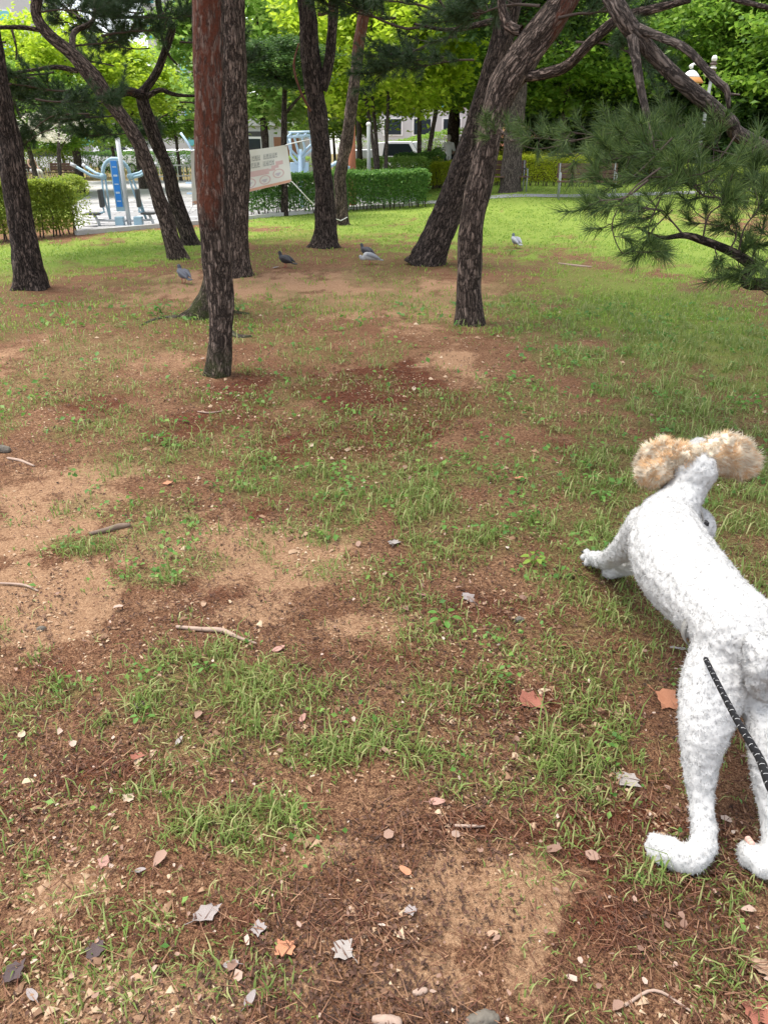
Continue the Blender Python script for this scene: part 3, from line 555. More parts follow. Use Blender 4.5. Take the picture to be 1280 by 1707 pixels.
# ---- the pine at the right: trunk outside the frame, limbs and needle sprays hanging in
def right_pine():
    b = np.array([4.3, 5.6, float(hgt(4.3, 5.6))]); t = empty('pine_tree', b, 'pine reaching in from the right, drooping needle sprays and bare limbs', 'pine tree', 'pine trees on the slope')
    tp = [b - [0, 0, .06], b + [-.05, 0, 1], b + [-.2, -.05, 2.2], b + [-.25, .05, 3.6], b + [-.1, .1, 5.2], b + [.1, .1, 7]]
    wood('trunk', tp, [.17, .155, .15, .14, .1, .05], M['bark'], t, .06, 26, .3, .08, (1.5, 3), 0, 41, .8, b)
    for k in range(9):
        a = k * .7; put_bough(t, b + np.array([.4 * math.cos(a), .4 * math.sin(a), random.uniform(4.6, 6.8)]), a, random.uniform(1.1, 1.6), random.uniform(-.4, 0), None, b)
    def limb(pix, Ys, ws, red=.0, mat='bark_grey', root=None):
        q = [at(*p, y) for p, y in zip(pix, Ys)]; rr = [x / 2 * mpp(p) for x, p in zip(ws, q)]
        if root is not None: q[0] = b + np.array([-.08, 0, root])
        wood('limb', q, rr, M[mat], t, .03, 14, 0, .1, (-1, 0), 0, random.randrange(99), red, b); return q
    q = limb([(1400, 330), (1280, 248), (1215, 202), (1160, 160), (1105, 110), (1060, 60), (1030, 15), (1000, -40)], [5.2, 4.6, 4.4, 4.3, 4.3, 4.3, 4.3, 4.4], [30, 25, 24, 24, 24, 27, 27, 28], .35, 'bark_grey', .95)
    limb([(1052, 50), (1060, 100), (1068, 150), (1080, 205)], [4.3, 4.25, 4.2, 4.15], [18, 15, 13, 11], .4)
    limb([(1060, 45), (1100, 62), (1140, 80), (1172, 112), (1196, 138), (1210, 148), (1214, 180)], [4.3, 4.2, 4.1, 4.05, 4, 4, 4], [14, 13, 13, 12, 13, 11, 6], .1)
    limb([(1196, 140), (1210, 155), (1232, 158)], [4, 4, 4], [5, 4, 3]); limb([(1200, 196), (1175, 205), (1160, 195)], [4.35, 4.3, 4.3], [6, 4, 3]); limb([(1226, 213), (1222, 225), (1232, 235)], [4.4, 4.4, 4.4], [9, 6, 3])
    limb([(1220, -2), (1250, 6), (1300, 18)], [5, 5, 5], [7, 7, 7])
    limb([(1400, 560), (1290, 474), (1250, 440), (1215, 418), (1170, 400), (1140, 392), (1100, 396), (1060, 378)], [3.9, 3.75, 3.7, 3.7, 3.65, 3.6, 3.6, 3.6], [30, 20, 17, 15, 14, 10, 6, 3], 0, 'bark_dark', .75)
    # drooping twigs with tufts
    g = np.random.default_rng(77); segs = []; tp = []; td = []
    def twig(pix, Y, r0=.006, tuft=True, sub=3):
        sub = int(sub * 2)
        p = smooth_path(np.array([at(*q, yy) for q, yy in zip(pix, Y)]), 5); segs.append((list(p), r0, .0018)); n = len(p)
        if tuft: tp.append(p[-1]); td.append(p[-1] - p[-3])
        for s in range(sub):
            i = g.integers(n // 4, n - 1); a = unit(p[i + 1] - p[i]); d = unit(a * .6 + unit(g.normal(size=3)) * .7 + np.array([0, 0, .1])); q = [p[i]]; l = g.uniform(.06, .2)
            for k in range(3): d = unit(d + g.normal(size=3) * .15 + np.array([0, 0, .08])); q.append(q[-1] + d * l / 3)
            segs.append((q, r0 * .5, .0015))
            for f in (2, 3): tp.append(q[f]); td.append(d)
    T3 = [3.6, 3.6, 3.6]
    twig([(1060, 340), (1010, 345), (970, 350), (938, 353)], [3.6] * 4, .004, True, 0)
    twig([(1080, 300), (1040, 330), (1000, 335), (985, 345)], [3.6] * 4)
    twig([(1100, 280), (1050, 320), (1020, 372), (1035, 420), (1055, 418)], [3.55] * 5, .004, True, 2)
    twig([(1100, 330), (1080, 385), (1095, 420)], T3, .004, True, 3); twig([(1120, 350), (1090, 380), (1075, 402)], T3, .004, True, 3)
    twig([(1120, 230), (1060, 290), (1020, 310), (985, 300)], [3.8] * 4, .005, True, 4); twig([(1080, 205), (1088, 235), (1092, 270), (1080, 300)], [4.1, 4, 3.9, 3.8], .006, True, 4)
    twig([(1140, 250), (1100, 270), (1050, 262), (1000, 270)], [3.9] * 4, .005, True, 5); twig([(1170, 240), (1130, 262), (1095, 240), (1040, 245)], [4.1] * 4, .005, True, 5)
    twig([(1190, 300), (1150, 310), (1120, 290), (1090, 310)], [3.7] * 4, .005, True, 4); twig([(1200, 330), (1170, 325), (1150, 300), (1130, 265)], [3.7] * 4, .005, True, 4)
    twig([(1170, 400), (1180, 360), (1200, 340), (1210, 310)], [3.65] * 4, .005, True, 4); twig([(1230, 420), (1240, 380), (1262, 350), (1270, 320)], [3.7] * 4, .005, True, 4)
    twig([(1250, 440), (1262, 410), (1290, 400), (1310, 370)], [3.7] * 4, .005, True, 5); twig([(1190, 410), (1195, 430), (1205, 446)], T3, .003, False, 1); twig([(1140, 394), (1120, 370), (1100, 350), (1060, 352)], [3.6] * 4, .005, True, 4)
    twig([(1215, 418), (1225, 390), (1190, 375), (1150, 372)], [3.65] * 4, .005, True, 4); twig([(1226, 225), (1200, 262), (1170, 275), (1150, 290)], [4.3, 4.2, 4.1, 4], .005, True, 4); twig([(1260, 240), (1240, 285), (1250, 310), (1230, 330)], [4.4, 4.2, 4.1, 4], .005, True, 5)
    twig([(1160, 200), (1120, 215), (1070, 225), (1010, 215)], [4.4] * 4, .005, True, 6); twig([(1120, 200), (1060, 210), (1000, 225), (940, 218)], [4.6] * 4, .005, True, 6); twig([(1010, 222), (950, 235), (900, 230), (872, 232)], [4.8, 5, 5.2, 5.4], .005, True, 6)
    twig([(960, 235), (900, 248), (860, 240), (806, 228)], [5, 5.2, 5.4, 5.5], .004, True, 1); twig([(1180, 230), (1120, 245), (1060, 255), (990, 255)], [4.3] * 4, .005, True, 6); twig([(1230, 260), (1190, 250), (1150, 235), (1100, 225)], [4.2] * 4, .005, True, 6)
    twig([(1000, 235), (980, 250), (960, 262), (950, 280)], [4.9] * 4, .004, True, 3); twig([(1280, 470), (1250, 462), (1230, 440), (1240, 415)], [3.7] * 4, .004, True, 3); twig([(1290, 500), (1260, 478), (1228, 470)], T3, .003, True, 2); twig([(1290, 330), (1260, 300), (1262, 270)], [3.9] * 3, .004, True, 5)
    twig([(830, 228), (815, 230), (806, 226)], [5.5] * 3, .003, True, 1); twig([(1290, 430), (1265, 440), (1240, 455)], T3, .003, True, 4)
    tp_, td_ = np.array(tp), np.array(td); nv, ntri = needles(tp_, td_, 46, .10, .0032, g, (6, 66)); sv, st = sticks(segs)
    V, T, mi = cat((nv - b, ntri, 0), (sv - b, st, 1)); add('needle_spray', mesh_np('needle_spray', V, T, [M['needle_near'], M['bark_dark']], False, mi), t)
right_pine()

# ================================================================== BROADLEAVED TREES, HEDGES
def crown_mesh(seed, mat, n=20000, clumps=70, size=.15, shape=(1, 1, .8), low=-.7):
    g = np.random.default_rng(seed); c = unit(g.normal(size=(clumps, 3))) * (g.uniform(.15, 1, (clumps, 1)) ** .45); c = c * np.array(shape); c = c[c[:, 2] > low * shape[2]]
    k = g.integers(0, len(c), n); P = c[k] + g.normal(size=(n, 3)) * np.array([.13, .13, .07]) * g.uniform(.5, 1.4, (n, 1)); V, T = leaves(P, size, g, .6, .6); return mesh_np('crown', V, T, M[mat])
CR = {}
for i, (m, s, sz) in enumerate([('leaf_lime', 100, .075), ('leaf_lime', 101, .075), ('leaf_mid', 102, .07), ('leaf_mid', 103, .07), ('leaf_fresh', 104, .075), ('leaf_dark', 105, .07), ('leaf_dark', 106, .07)]): CR.setdefault(m, []).append(crown_mesh(s, m, 20000, 85, sz * .95, (1, 1, .85), -.95))
TREE_GRP = 'broadleaved trees behind the lawn'
def tree(px, Y, h, cr, mat, label, tw=.16, zc=None, stems=1, squash=.85, bark='bark_grey', lean=0, group=TREE_GRP, v=0, name='broadleaved_tree', dy=0):
    x = at(px, 280, Y)[0]; b = np.array([x, Y, float(hgt(x, Y))]); t = empty(name, b, label, 'tree', group); zc = zc or h - cr * .7
    for s in range(stems):
        a = random.uniform(0, 6.28); off = np.array([math.cos(a), math.sin(a), 0]) * (.18 if stems > 1 else 0); e = np.array([lean + random.uniform(-.3, .3) + off[0] * 4, random.uniform(-.3, .3), zc + cr * .3])
        P = [off - [0, 0, .1], off * 1.4 + e * [.2, .2, .3], off * 1.8 + e * [.5, .5, .65], e]; wood('trunk', P, np.array([1, .85, .7, .3]) * tw, M[bark], t, .12, 14, .3, .08, (50, 60), 0, random.randrange(99), 0)
        for k in range(3):
            a = random.uniform(0, 6.28); f = random.uniform(.45, .8); p = np.array(P[1]) * (1 - f) + np.array(P[3]) * f; wood('limb', [p, p + [math.cos(a) * cr * .35, math.sin(a) * cr * .35, cr * .3], p + [math.cos(a) * cr * .7, math.sin(a) * cr * .7, cr * .45]], [tw * .45, tw * .3, tw * .1], M[bark], t, .15, 8, 0, .06, (50, 60), 0, 3, 0)
    o = add('crown', CR[mat][v % len(CR[mat])], t, (lean, 0, zc)); o.scale = (cr, cr, cr * squash); o.rotation_euler[2] = random.uniform(0, 6.28); return t
L = lambda s: s
tree(130, 30, 7.5, 2.6, 'leaf_lime', 'lime green tree behind the bent pines at upper left', zc=3.8)
tree(235, 33, 8, 2.0, 'leaf_lime', 'lime green tree left of the tall twin trunks', zc=3.7, v=1)
tree(30, 36, 6.5, 1.9, 'leaf_lime', 'lime green tree showing above the left hedge bushes', zc=3.3, v=1)
tree(445, 30, 10, 3.4, 'leaf_fresh', 'fresh green tree with pale blossoms right of the thick trunk', zc=4.6)
tree(540, 34, 9, 3.0, 'leaf_lime', 'yellow green tree behind the forked pine', zc=4.7)
tree(640, 27, 8, 3.0, 'leaf_lime', 'yellow green multi stemmed tree behind the long hedge', .07, zc=4.5, stems=3)
tree(700, 31, 9, 3.2, 'leaf_mid', 'green tree with thin stems left of the leaning pine', .1, zc=4.6, stems=2)
tree(752, 36, 9, 3.4, 'leaf_lime', 'light green tree with a black trunk beside the person in white', .3, zc=4.9, bark='bark_dark', v=1)
tree(600, 42, 10, 4, 'leaf_mid', 'tall green tree far behind the thin curved pine', zc=6.4)
tree(852, 23, 9, 2.8, 'leaf_dark', 'big trunked tree with dark green crown behind the yellow hedge', .3, zc=5.6, bark='bark_grey')
tree(930, 30, 9, 3.3, 'leaf_mid', 'mid green tree behind the right hand bench', .14, zc=4.6, v=1)
for i, (px, Y, h, cr, m, zc, lb) in enumerate([(900, 40, 11, 4.5, 'leaf_dark', 5.5, 'dark tree at the wood edge beside the big trunk'), (985, 37, 10, 4, 'leaf_dark', 4.6, 'dark tree at the wood edge above the bench'), (1060, 34, 9, 3.4, 'leaf_mid', 4.8, 'green tree at the wood edge behind the hanging twig'),
    (1080, 42, 12, 4.6, 'leaf_dark', 5.8, 'dark tree deep in the wood left of the lamp'), (1150, 36, 10, 3.8, 'leaf_dark', 5.0, 'dark tree standing right behind the park lamp'), (1210, 30, 9, 3.2, 'leaf_mid', 5.2, 'green leafy tree right of the park lamp'), (1290, 28, 9, 3.4, 'leaf_mid', 4.4, 'green leafy tree filling the upper right corner'), (1250, 38, 12, 4.6, 'leaf_dark', 5.5, 'dark tree deep in the wood at the right edge'), (960, 48, 14, 5.5, 'leaf_dark', 6.5, 'tall dark tree far back in the wood'), (1170, 50, 14, 5.5, 'leaf_dark', 7.5, 'tall dark tree far back behind the lamp'), (820, 46, 12, 4.6, 'leaf_mid', 6.4, 'tall green tree far behind the leaning pines'), (1000, 31, 6, 2.2, 'leaf_dark', 3.6, 'low dark tree over the footpath')]):
    tree(px, Y, h, cr, m, lb, .2, zc, 1, .9, 'bark_dark', 0, 'trees of the wood on the right', i)
tree(470, 19.5, 4.2, 1.2, 'leaf_dark', 'small dark tree over the banner beside the plaza', .09, zc=3.2, squash=.5, bark='bark_dark', lean=.2)
for px, Y, cr, zc, m, lb in [(60, 27, 1.9, 2.6, 'leaf_mid', 'small leafy tree right of the left edge pine'), (195, 40, 2.4, 3.2, 'leaf_fresh', 'small leafy tree above the blue panel machine'), (300, 42, 2.2, 3.3, 'leaf_mid', 'small leafy tree left of the red trunk'), (-10, 30, 2.2, 3.0, 'leaf_fresh', 'small leafy tree cut by the left edge'), (560, 46, 2.6, 3.6, 'leaf_mid', 'small leafy tree between the forked pine and the orange post'), (110, 46, 2.4, 3.9, 'leaf_mid', 'small leafy tree over the teal parasol')]:
    tree(px, Y, 4, cr, m, lb, .09, zc)
for px, Y, cr, zc, lb in [(890, 36, 2.4, 2.0, 'dark bushy tree low beside the big trunk'), (950, 34, 2.2, 2.2, 'dark bushy tree low behind the bench'), (1020, 33, 2.4, 2.0, 'dark bushy tree low behind the hanging twig'), (1090, 32, 2.4, 2.2, 'dark bushy tree low left of the lamp pole'), (1160, 31, 2.4, 2.0, 'dark bushy tree low at the lamp pole'), (1230, 29, 2.4, 2.0, 'dark bushy tree low right of the lamp'), (1310, 28, 2.4, 2.0, 'dark bushy tree low at the right edge')]:
    tree(px, Y, 4, cr, 'leaf_dark', lb, .09, zc, group='trees of the wood on the right', bark='bark_dark')
# garden pine over the banner gets needle boughs
def hedge(poly_px, h, mat, label, n=9000, size=.06, stem=True, name='hedge', depth=.9, z0=.12, round_=.25, catg='hedge', group=None):
    """poly_px: front base line of the hedge in photo pixels"""
    P = [G(*p) for p in poly_px]; b = P[0]; t = empty(name, b, label, catg, group); g = np.random.default_rng(len(label) * 7 + n)
    P = np.array([p - b for p in P]); L_ = np.r_[0, np.cumsum(np.linalg.norm(np.diff(P[:, :2], axis=0), axis=1))]; q = g.uniform(0, L_[-1], n); x = np.interp(q, L_, P[:, 0]); y = np.interp(q, L_, P[:, 1]); z = np.interp(q, L_, P[:, 2])
    u = g.uniform(0, 1, n); v = g.uniform(0, 1, n); side = g.integers(0, 10, n); v = np.where(side < 4, 1 - .12 * g.uniform(size=n) ** 2, v); u = np.where((side >= 4) & (side < 8), .1 * g.uniform(size=n), u); v = np.where((side >= 4) & (side < 8), v ** .75, v)
    lump = (fbm(q * 1.7, u * 2 + 5, 5, 3) - .5) * .35; hh = h * (1 + lump * .5); endr = np.minimum(1, np.minimum(q, L_[-1] - q) / round_ + .35); v2 = v * np.where(endr < 1, .75 + .25 * endr, 1)
    Pz = z + z0 + v2 * (hh - z0); yy = y + u * depth + lump * .35 + (v > .8) * (1 - np.abs(u - .5) * 2) * 0; V, T = leaves(np.stack([x + g.normal(size=n) * .05, yy, Pz], 1) + g.normal(size=(n, 3)) * .025, size, g, .5, .6)
    add('foliage', mesh_np('foliage', V, T, M[mat]), t)
    if stem:
        segs = []
        for s in np.arange(0.1, L_[-1], .2):
            for r in (.15, .5):
                s_ = s + g.uniform(-.08, .08); p = np.array([np.interp(s_, L_, P[:, 0]), np.interp(s_, L_, P[:, 1]) + depth * r, np.interp(s_, L_, P[:, 2]) - .03]); segs.append(([p, p + [g.uniform(-.08, .08), g.uniform(-.05, .05), h * .4], p + [g.uniform(-.2, .2), g.uniform(-.1, .1), h * .85]], .016, .006))
        V, T = sticks(segs); add('stems', mesh_np('stems', V, T, M['bark_dark'], True), t)
    return t
hedge([(-90, 412), (-20, 406), (60, 399), (132, 391)], .95, 'hedge_olive', 'olive yellow trimmed hedge at the left edge of the plaza', 26000, .05)
hedge([(412, 363), (500, 358), (600, 352), (712, 345)], .92, 'hedge_green', 'long trimmed green hedge in the middle beside the plaza', 34000, .06, depth=1.2)
hedge([(716, 316), (780, 312), (850, 310), (985, 312)], .85, 'hedge_yellow', 'low yellow green hedge behind the leaning pines', 22000, .06)
hedge([(700, 301), (850, 298), (1010, 296), (1180, 300)], .95, 'hedge_yellow', 'second yellow hedge row along the footpath', 22000, .07)
hedge([(560, 330), (640, 325), (715, 320)], 1.15, 'leaf_fresh', 'light green shrub row just behind the long hedge', 9000, .08, name='shrub_row', depth=2, catg='shrub')
hedge([(655, 318), (740, 312)], 1.25, 'hedge_green', 'dark green rounded shrub near the person in white', 7000, .08, name='shrub', depth=2, catg='shrub')
hedge([(-60, 302), (40, 300), (128, 298)], 1.5, 'hedge_olive', 'yellow green bushes behind the brown bench at left', 7000, .1, name='bush_row', depth=2.5, catg='shrub')
hedge([(110, 297), (220, 295), (340, 293)], 1.35, 'hedge_green', 'dark green clipped hedge at the far side of the plaza', 8000, .1, depth=1.5)
hedge([(330, 297), (420, 296), (520, 296)], 1.1, 'leaf_fresh', 'low fresh green bush beyond the plaza', 4000, .1, depth=1.5, name='bush', catg='shrub')
hedge([(560, 284), (660, 282), (770, 280)], 2.1, 'leaf_mid', 'dark green hedge at the road behind the thin trees', 6000, .12, depth=1.5)
hedge([(860, 290), (1000, 290), (1150, 294), (1300, 300)], 1.5, 'leaf_dark', 'dark undergrowth at the edge of the wood', 9000, .14, depth=3, name='undergrowth', catg='shrub')
hedge([(770, 291), (840, 290), (900, 289)], 1.5, 'leaf_mid', 'green bush on the slope behind the big trunk', 5000, .12, depth=2, name='bush', catg='shrub')
hedge([(1160, 330), (1230, 340), (1330, 350)], .8, 'hedge_olive', 'loose olive shrub on the right behind the needle sprays', 4000, .08, depth=1.5, name='shrub', catg='shrub')

# ================================================================== DOG
def furmat(name, a, b, trans=.15):
    t = NT(name); p = t.pos(); n = t.noise(28, 4, p); c = t.mix(n, a, b)
    s1 = t.bsdf(c, .85, spec=.1); tr = t.n('ShaderNodeBsdfTranslucent'); t.l(c, tr.inputs[0]); mx = t.n('ShaderNodeMixShader'); mx.inputs[0].default_value = trans
    t.l(s1, mx.inputs[1]); t.l(tr.outputs[0], mx.inputs[2]); M[name] = t.done(mx.outputs[0])
furmat('fur_white', (.49, .483, .47), (.59, .585, .575), .12); furmat('fur_cream', (.86, .73, .55), (.9, .82, .69), .35); furmat('fur_apricot', (.86, .54, .28), (.88, .68, .44), .35)
simple('skin_pink', (.55, .33, .27), .6); simple('black_nose', (.02, .02, .02), .35, .2, 40, .2); simple('strap_grey', (.28, .27, .25), .7, .2, 60, .3); simple('strap_black', (.02, .02, .022), .6, .3, 60, .2)
def lump(o, amp, sc, seed=0):
    me = o.data; n = len(me.vertices); v = np.empty(n * 3, np.float32); me.vertices.foreach_get('co', v); v = v.reshape(-1, 3); nr = np.empty(n * 3, np.float32); me.vertices.foreach_get('normal', nr); nr = nr.reshape(-1, 3)
    d = (vn3(v[:, 0] * sc, v[:, 1] * sc, v[:, 2] * sc, seed) - .5) + .6 * (vn3(v[:, 0] * sc * 2.3, v[:, 1] * sc * 2.3, v[:, 2] * sc * 2.3, seed + 2) - .5); v += nr * (d * 2 * amp)[:, None].astype(np.float32); me.vertices.foreach_set('co', v.ravel()); me.update()
def fur(o, name, n, length, mat, wd=.0016, flow=None, curl=.9, sc=55, seed=0, stand=.55, short=False):
    me = o.data; me.calc_loop_triangles(); nt_ = len(me.loop_triangles); tv = np.empty(nt_ * 3, np.int32); me.loop_triangles.foreach_get('vertices', tv); tv = tv.reshape(-1, 3)
    v = np.empty(len(me.vertices) * 3, np.float32); me.vertices.foreach_get('co', v); v = v.reshape(-1, 3).astype(float); A, B, C = v[tv[:, 0]], v[tv[:, 1]], v[tv[:, 2]]; N = np.cross(B - A, C - A); ar = np.linalg.norm(N, axis=1); g = np.random.default_rng(seed + 5)
    k = g.choice(nt_, n, p=ar / ar.sum()); u = g.uniform(size=(n, 2)); u = np.where(u.sum(1, keepdims=True) > 1, 1 - u, u); P = A[k] + (B - A)[k] * u[:, :1] + (C - A)[k] * u[:, 1:]; nn = unit(N[k])
    def nz(off): return np.stack([vn3(P[:, 0] * sc + off + 13 * j, P[:, 1] * sc, P[:, 2] * sc, seed + j) - .5 for j in range(3)], 1) * 2
    f = np.zeros(3) if flow is None else np.asarray(flow, float); d0 = unit(nn * stand + f * .5 + nz(0) * curl + g.normal(size=(n, 3)) * .15); d1 = unit(d0 + nz(40) * curl - nn * .25 + f * .5 + [0, 0, -.15]); L_ = length * g.uniform(.6, 1.3, (n, 1))
    e1 = unit(np.cross(d0, g.normal(size=(n, 3)))); e2 = np.cross(d0, e1); P = P - nn * .002; m = P + d0 * L_ * .55; tp = m + d1 * L_ * .5; rows = []
    for q, k_ in ((P, 1.0), (m, .8)):
        for a in (0, 2.094, 4.189): rows.append(q + (e1 * math.cos(a) + e2 * math.sin(a)) * wd * .5 * k_)
    if short:
        V = np.stack(rows[:3] + [m + d1 * L_ * .4], 1).reshape(-1, 3); i = np.arange(n)[:, None] * 4; return add(name, mesh_np(name, V, np.vstack([i + [0, 1, 3], i + [1, 2, 3], i + [2, 0, 3]]), M[mat], True), o)
    rows.append(tp); V = np.stack(rows, 1).reshape(-1, 3); i = np.arange(n)[:, None] * 7; F_ = []
    for k_ in range(3): q = (k_ + 1) % 3; F_ += [[k_, q, 3 + q], [k_, 3 + q, 3 + k_], [3 + k_, 3 + q, 6]]
    me2 = mesh_np(name, V, np.vstack([i + f_ for f_ in F_]), M[mat], True); return add(name, me2, o)
def dog():
    base = atz(1170, 1180, 0); base[2] = float(hgt(base[0], base[1])); t = empty('dog', base, 'white curly coated dog with apricot ears walking away on a leash', 'dog')
    W = lambda px, py, z: atz(px, py, z) - base
    gz = lambda px, py: float(hgt(*atz(px, py, 0)[:2]))
    torso = [(W(1262, 1082, .42), .08), (W(1234, 1058, .43), .102), (W(1200, 1022, .435), .096), (W(1162, 982, .43), .106), (W(1130, 945, .425), .114), (W(1112, 905, .43), .109), (W(1113, 868, .45), .090), (W(1131, 836, .49), .066), (W(1150, 806, .535), .056), (W(1157, 780, .575), .058)]
    chest = [(W(1160, 985, .365), .086), (W(1128, 945, .34), .098), (W(1112, 900, .355), .098), (W(1118, 868, .40), .08)]
    head = [(W(1156, 786, .57), .068), (W(1158, 773, .57), .062), (W(1162, 756, .545), .043), (W(1166, 746, .525), .035)]
    a = gz(1150, 1440)
    lh = [(W(1214, 1085, .39), .082), (W(1188, 1150, .315), .075), (W(1174, 1215, .25), .058), (W(1166, 1285, .165), .038), (W(1169, 1345, .10), .027), (W(1172, 1405, .05), .029), (W(1150, 1432, .032), .031), (W(1118, 1422, .032), .033), (W(1098, 1410, .034), .027)]
    rh = [(W(1292, 1090, .39), .088), (W(1296, 1160, .315), .08), (W(1288, 1230, .25), .058), (W(1280, 1300, .165), .036), (W(1286, 1360, .10), .026), (W(1290, 1415, .05), .028), (W(1278, 1445, .032), .03), (W(1252, 1425, .034), .028)]
    lf = [(W(1082, 880, .39), .075), (W(1056, 902, .30), .055), (W(1030, 922, .20), .038), (W(1010, 934, .11), .031), (W(992, 931, .06), .029), (W(983, 928, .045), .022)]
    rf = [(W(1150, 880, .38), .075), (W(1110, 915, .25), .05), (W(1062, 938, .13), .034), (W(1032, 946, .055), .033), (W(1018, 952, .038), .03)]
    body = organic('body', [torso, chest, head, lh, rh, lf, rf], M['fur_white'], t, .0055, 10, [(W(*q), .0155) for q in ((1090, 1400, .028), (1085, 1411, .022), (1089, 1423, .019), (1098, 1431, .018), (1243, 1412, .028), (1237, 1423, .022), (1241, 1435, .019), (978, 921, .034), (974, 929, .03), (978, 938, .028), (1010, 948, .02), (1009, 957, .018))])
    lump(body, .003, 75, 3)
    # harmless rim of longer hair on the feet comes with the coat
    fur(body, 'coat', 140000, .0075, 'fur_white', .0019, (0, -.1, -.2), .65, 90, 1, .4, True); fur(body, 'stray_hair', 9000, .012, 'fur_white', .0012, (0, -.1, -.3), .8, 60, 4, .7)
    for nm, c, r in (('eye', W(1146, 760, .575), .009), ('eye', W(1174, 761, .575), .009)): MB().ball(c + np.array([0, .012, 0]), r, 10, 7).build(nm, M['black_nose'], t, True)
    MB().ball(W(1168, 741, .525) + np.array([0, .02, 0]), (.014, .012, .011), 10, 7).build('nose', M['black_nose'], t, True)
    for sgn, pts in ((-1, [[(1140, 764, .61), .038], [(1114, 763, .60), .057], [(1098, 771, .585), .059], [(1092, 783, .57), .048]]), (1, [[(1176, 762, .61), .038], [(1201, 756, .605), .058], [(1222, 760, .595), .06], [(1234, 769, .58), .048]])):
        e = organic('ear', [[(W(*p), r) for p, r in pts]], M['fur_cream'], t, .008, 4); lump(e, .008, 42, 7)
        fur(e, 'ear_fringe', 8000, .024, 'fur_apricot', .0024, (sgn * .3, -.2, -.15), 1.1, 55, 9, .35, True); fur(e, 'ear_tips', 6500, .030, 'fur_cream', .0024, (sgn * .4, -.2, -.15), 1.1, 55, 12, .35, True)
    cr = organic('crest', [[(W(1132, 766, .61), .022), (W(1146, 760, .618), .026), (W(1162, 758, .62), .026), (W(1184, 761, .61), .022)]], M['fur_cream'], t, .008, 4); lump(cr, .006, 50, 8); fur(cr, 'crest_hair', 4000, .014, 'fur_cream', .0022, (0, -.2, .1), .9, 50, 15, .5, True)
    tl = organic('tail', [[(W(1262, 1080, .46), .034), (W(1264, 1105, .43), .038), (W(1268, 1130, .39), .038), (W(1272, 1150, .36), .03)]], M['fur_white'], t, .01, 4); lump(tl, .008, 40, 11); fur(tl, 'tail_coat', 9000, .009, 'fur_white', .0021, (0, -.2, -.3), .7, 80, 13, .45, True)
    # harness: a strap round the chest and a girth strap by the flank
    def ring(c, ax, r, wd, mat, name, p0=0, p1=360, sq=1.0):
        ax = unit(np.asarray(ax, float)); u = unit(np.cross(ax, [0, 0, 1])); v = np.cross(u, ax); mb = MB(); n = 40; lo = len(mb.v)
        for i in range(n + 1):
            a = R(p0 + (p1 - p0) * i / n); d = u * math.cos(a) + v * math.sin(a) * sq
            for s, k in ((-1, 0), (1, 0), (1, .004), (-1, .004)): mb.v.append(tuple(c + d * (r + k) + ax * s * wd / 2))
        for i in range(n):
            for k in range(4): a, b = i * 4 + k, i * 4 + (k + 1) % 4; mb.f.append((a, b, b + 4, a + 4))
        return mb.build(name, mat, t, True)
    ax = torso[7][0] - torso[5][0]; ring((torso[6][0] + chest[3][0]) / 2 + unit(ax) * .02, ax, .090, .014, M['strap_grey'], 'chest_strap', -200, 160, 1.0)
    MB().box(W(1177, 872, .47), (.008, .02, .012)).build('buckle', M['strap_black'], t, bevel=.002)
    ring(W(1195, 1040, .41), torso[2][0] - torso[1][0], .087, .016, M['strap_grey'], 'girth_strap', 120, 300, .9)
    for k in range(3): MB().ball(W(1246 + 3 * k, 1399 + 4 * k, .055), (.008, .006, .009), 8, 6).build('paw_pad', M['skin_pink'], t, True)
    for q in ((1084, 1398, .02), (1078, 1410, .014), (1082, 1424, .012), (970, 920, .02), (967, 929, .016), (971, 939, .014)): MB().ball(W(*q), (.005, .005, .004), 6, 5).build('claw', M['black_nose'], t, True)
    return base
DB = dog()
def leash():
    q = [atz(1158, 1072, .33), atz(1172, 1092, .385), atz(1190, 1128, .46), atz(1222, 1190, .58), atz(1262, 1258, .70), atz(1330, 1370, .86), np.array([.42, .25, .98]), np.array([.40, .02, 1.02])]
    t = NT('leash_rope'); sx = t.n('ShaderNodeSeparateXYZ'); t.l(t.n('ShaderNodeAttribute', attribute_name='barkco').outputs['Vector'], sx.inputs[0])
    an = t.math('ARCTAN2', sx.outputs[1], sx.outputs[0]); fr = t.math('FRACT', t.math('ADD', t.math('MULTIPLY', sx.outputs[2], 48), t.math('MULTIPLY', an, .159))); fl = t.math('MULTIPLY', t.math('LESS_THAN', fr, .12), t.math('LESS_THAN', t.math('FRACT', t.math('ADD', t.math('MULTIPLY', an, .318), t.math('MULTIPLY', sx.outputs[2], 17))), .35)); fr2 = t.math('FRACT', t.math('ADD', t.math('MULTIPLY', sx.outputs[2], 125), t.math('MULTIPLY', an, -.477)))
    M['rope'] = t.done(t.bsdf(t.mix(fl, (.012, .012, .014), (.5, .5, .5)), .75, fr2, .12, .001, 0, .1))
    e = empty('leash', q[0], 'black braided rope leash with white flecks from the dog to the camera', 'leash'); wood('rope', q, [.0058] * len(q), M['rope'], e, .008, 12, 0, 0, (50, 60), 0, 1, 0, q[0])
    MB().ball((0, 0, 0), (.007, .007, .009), 8, 6).build('clip', M['strap_black'], e, True)
leash()

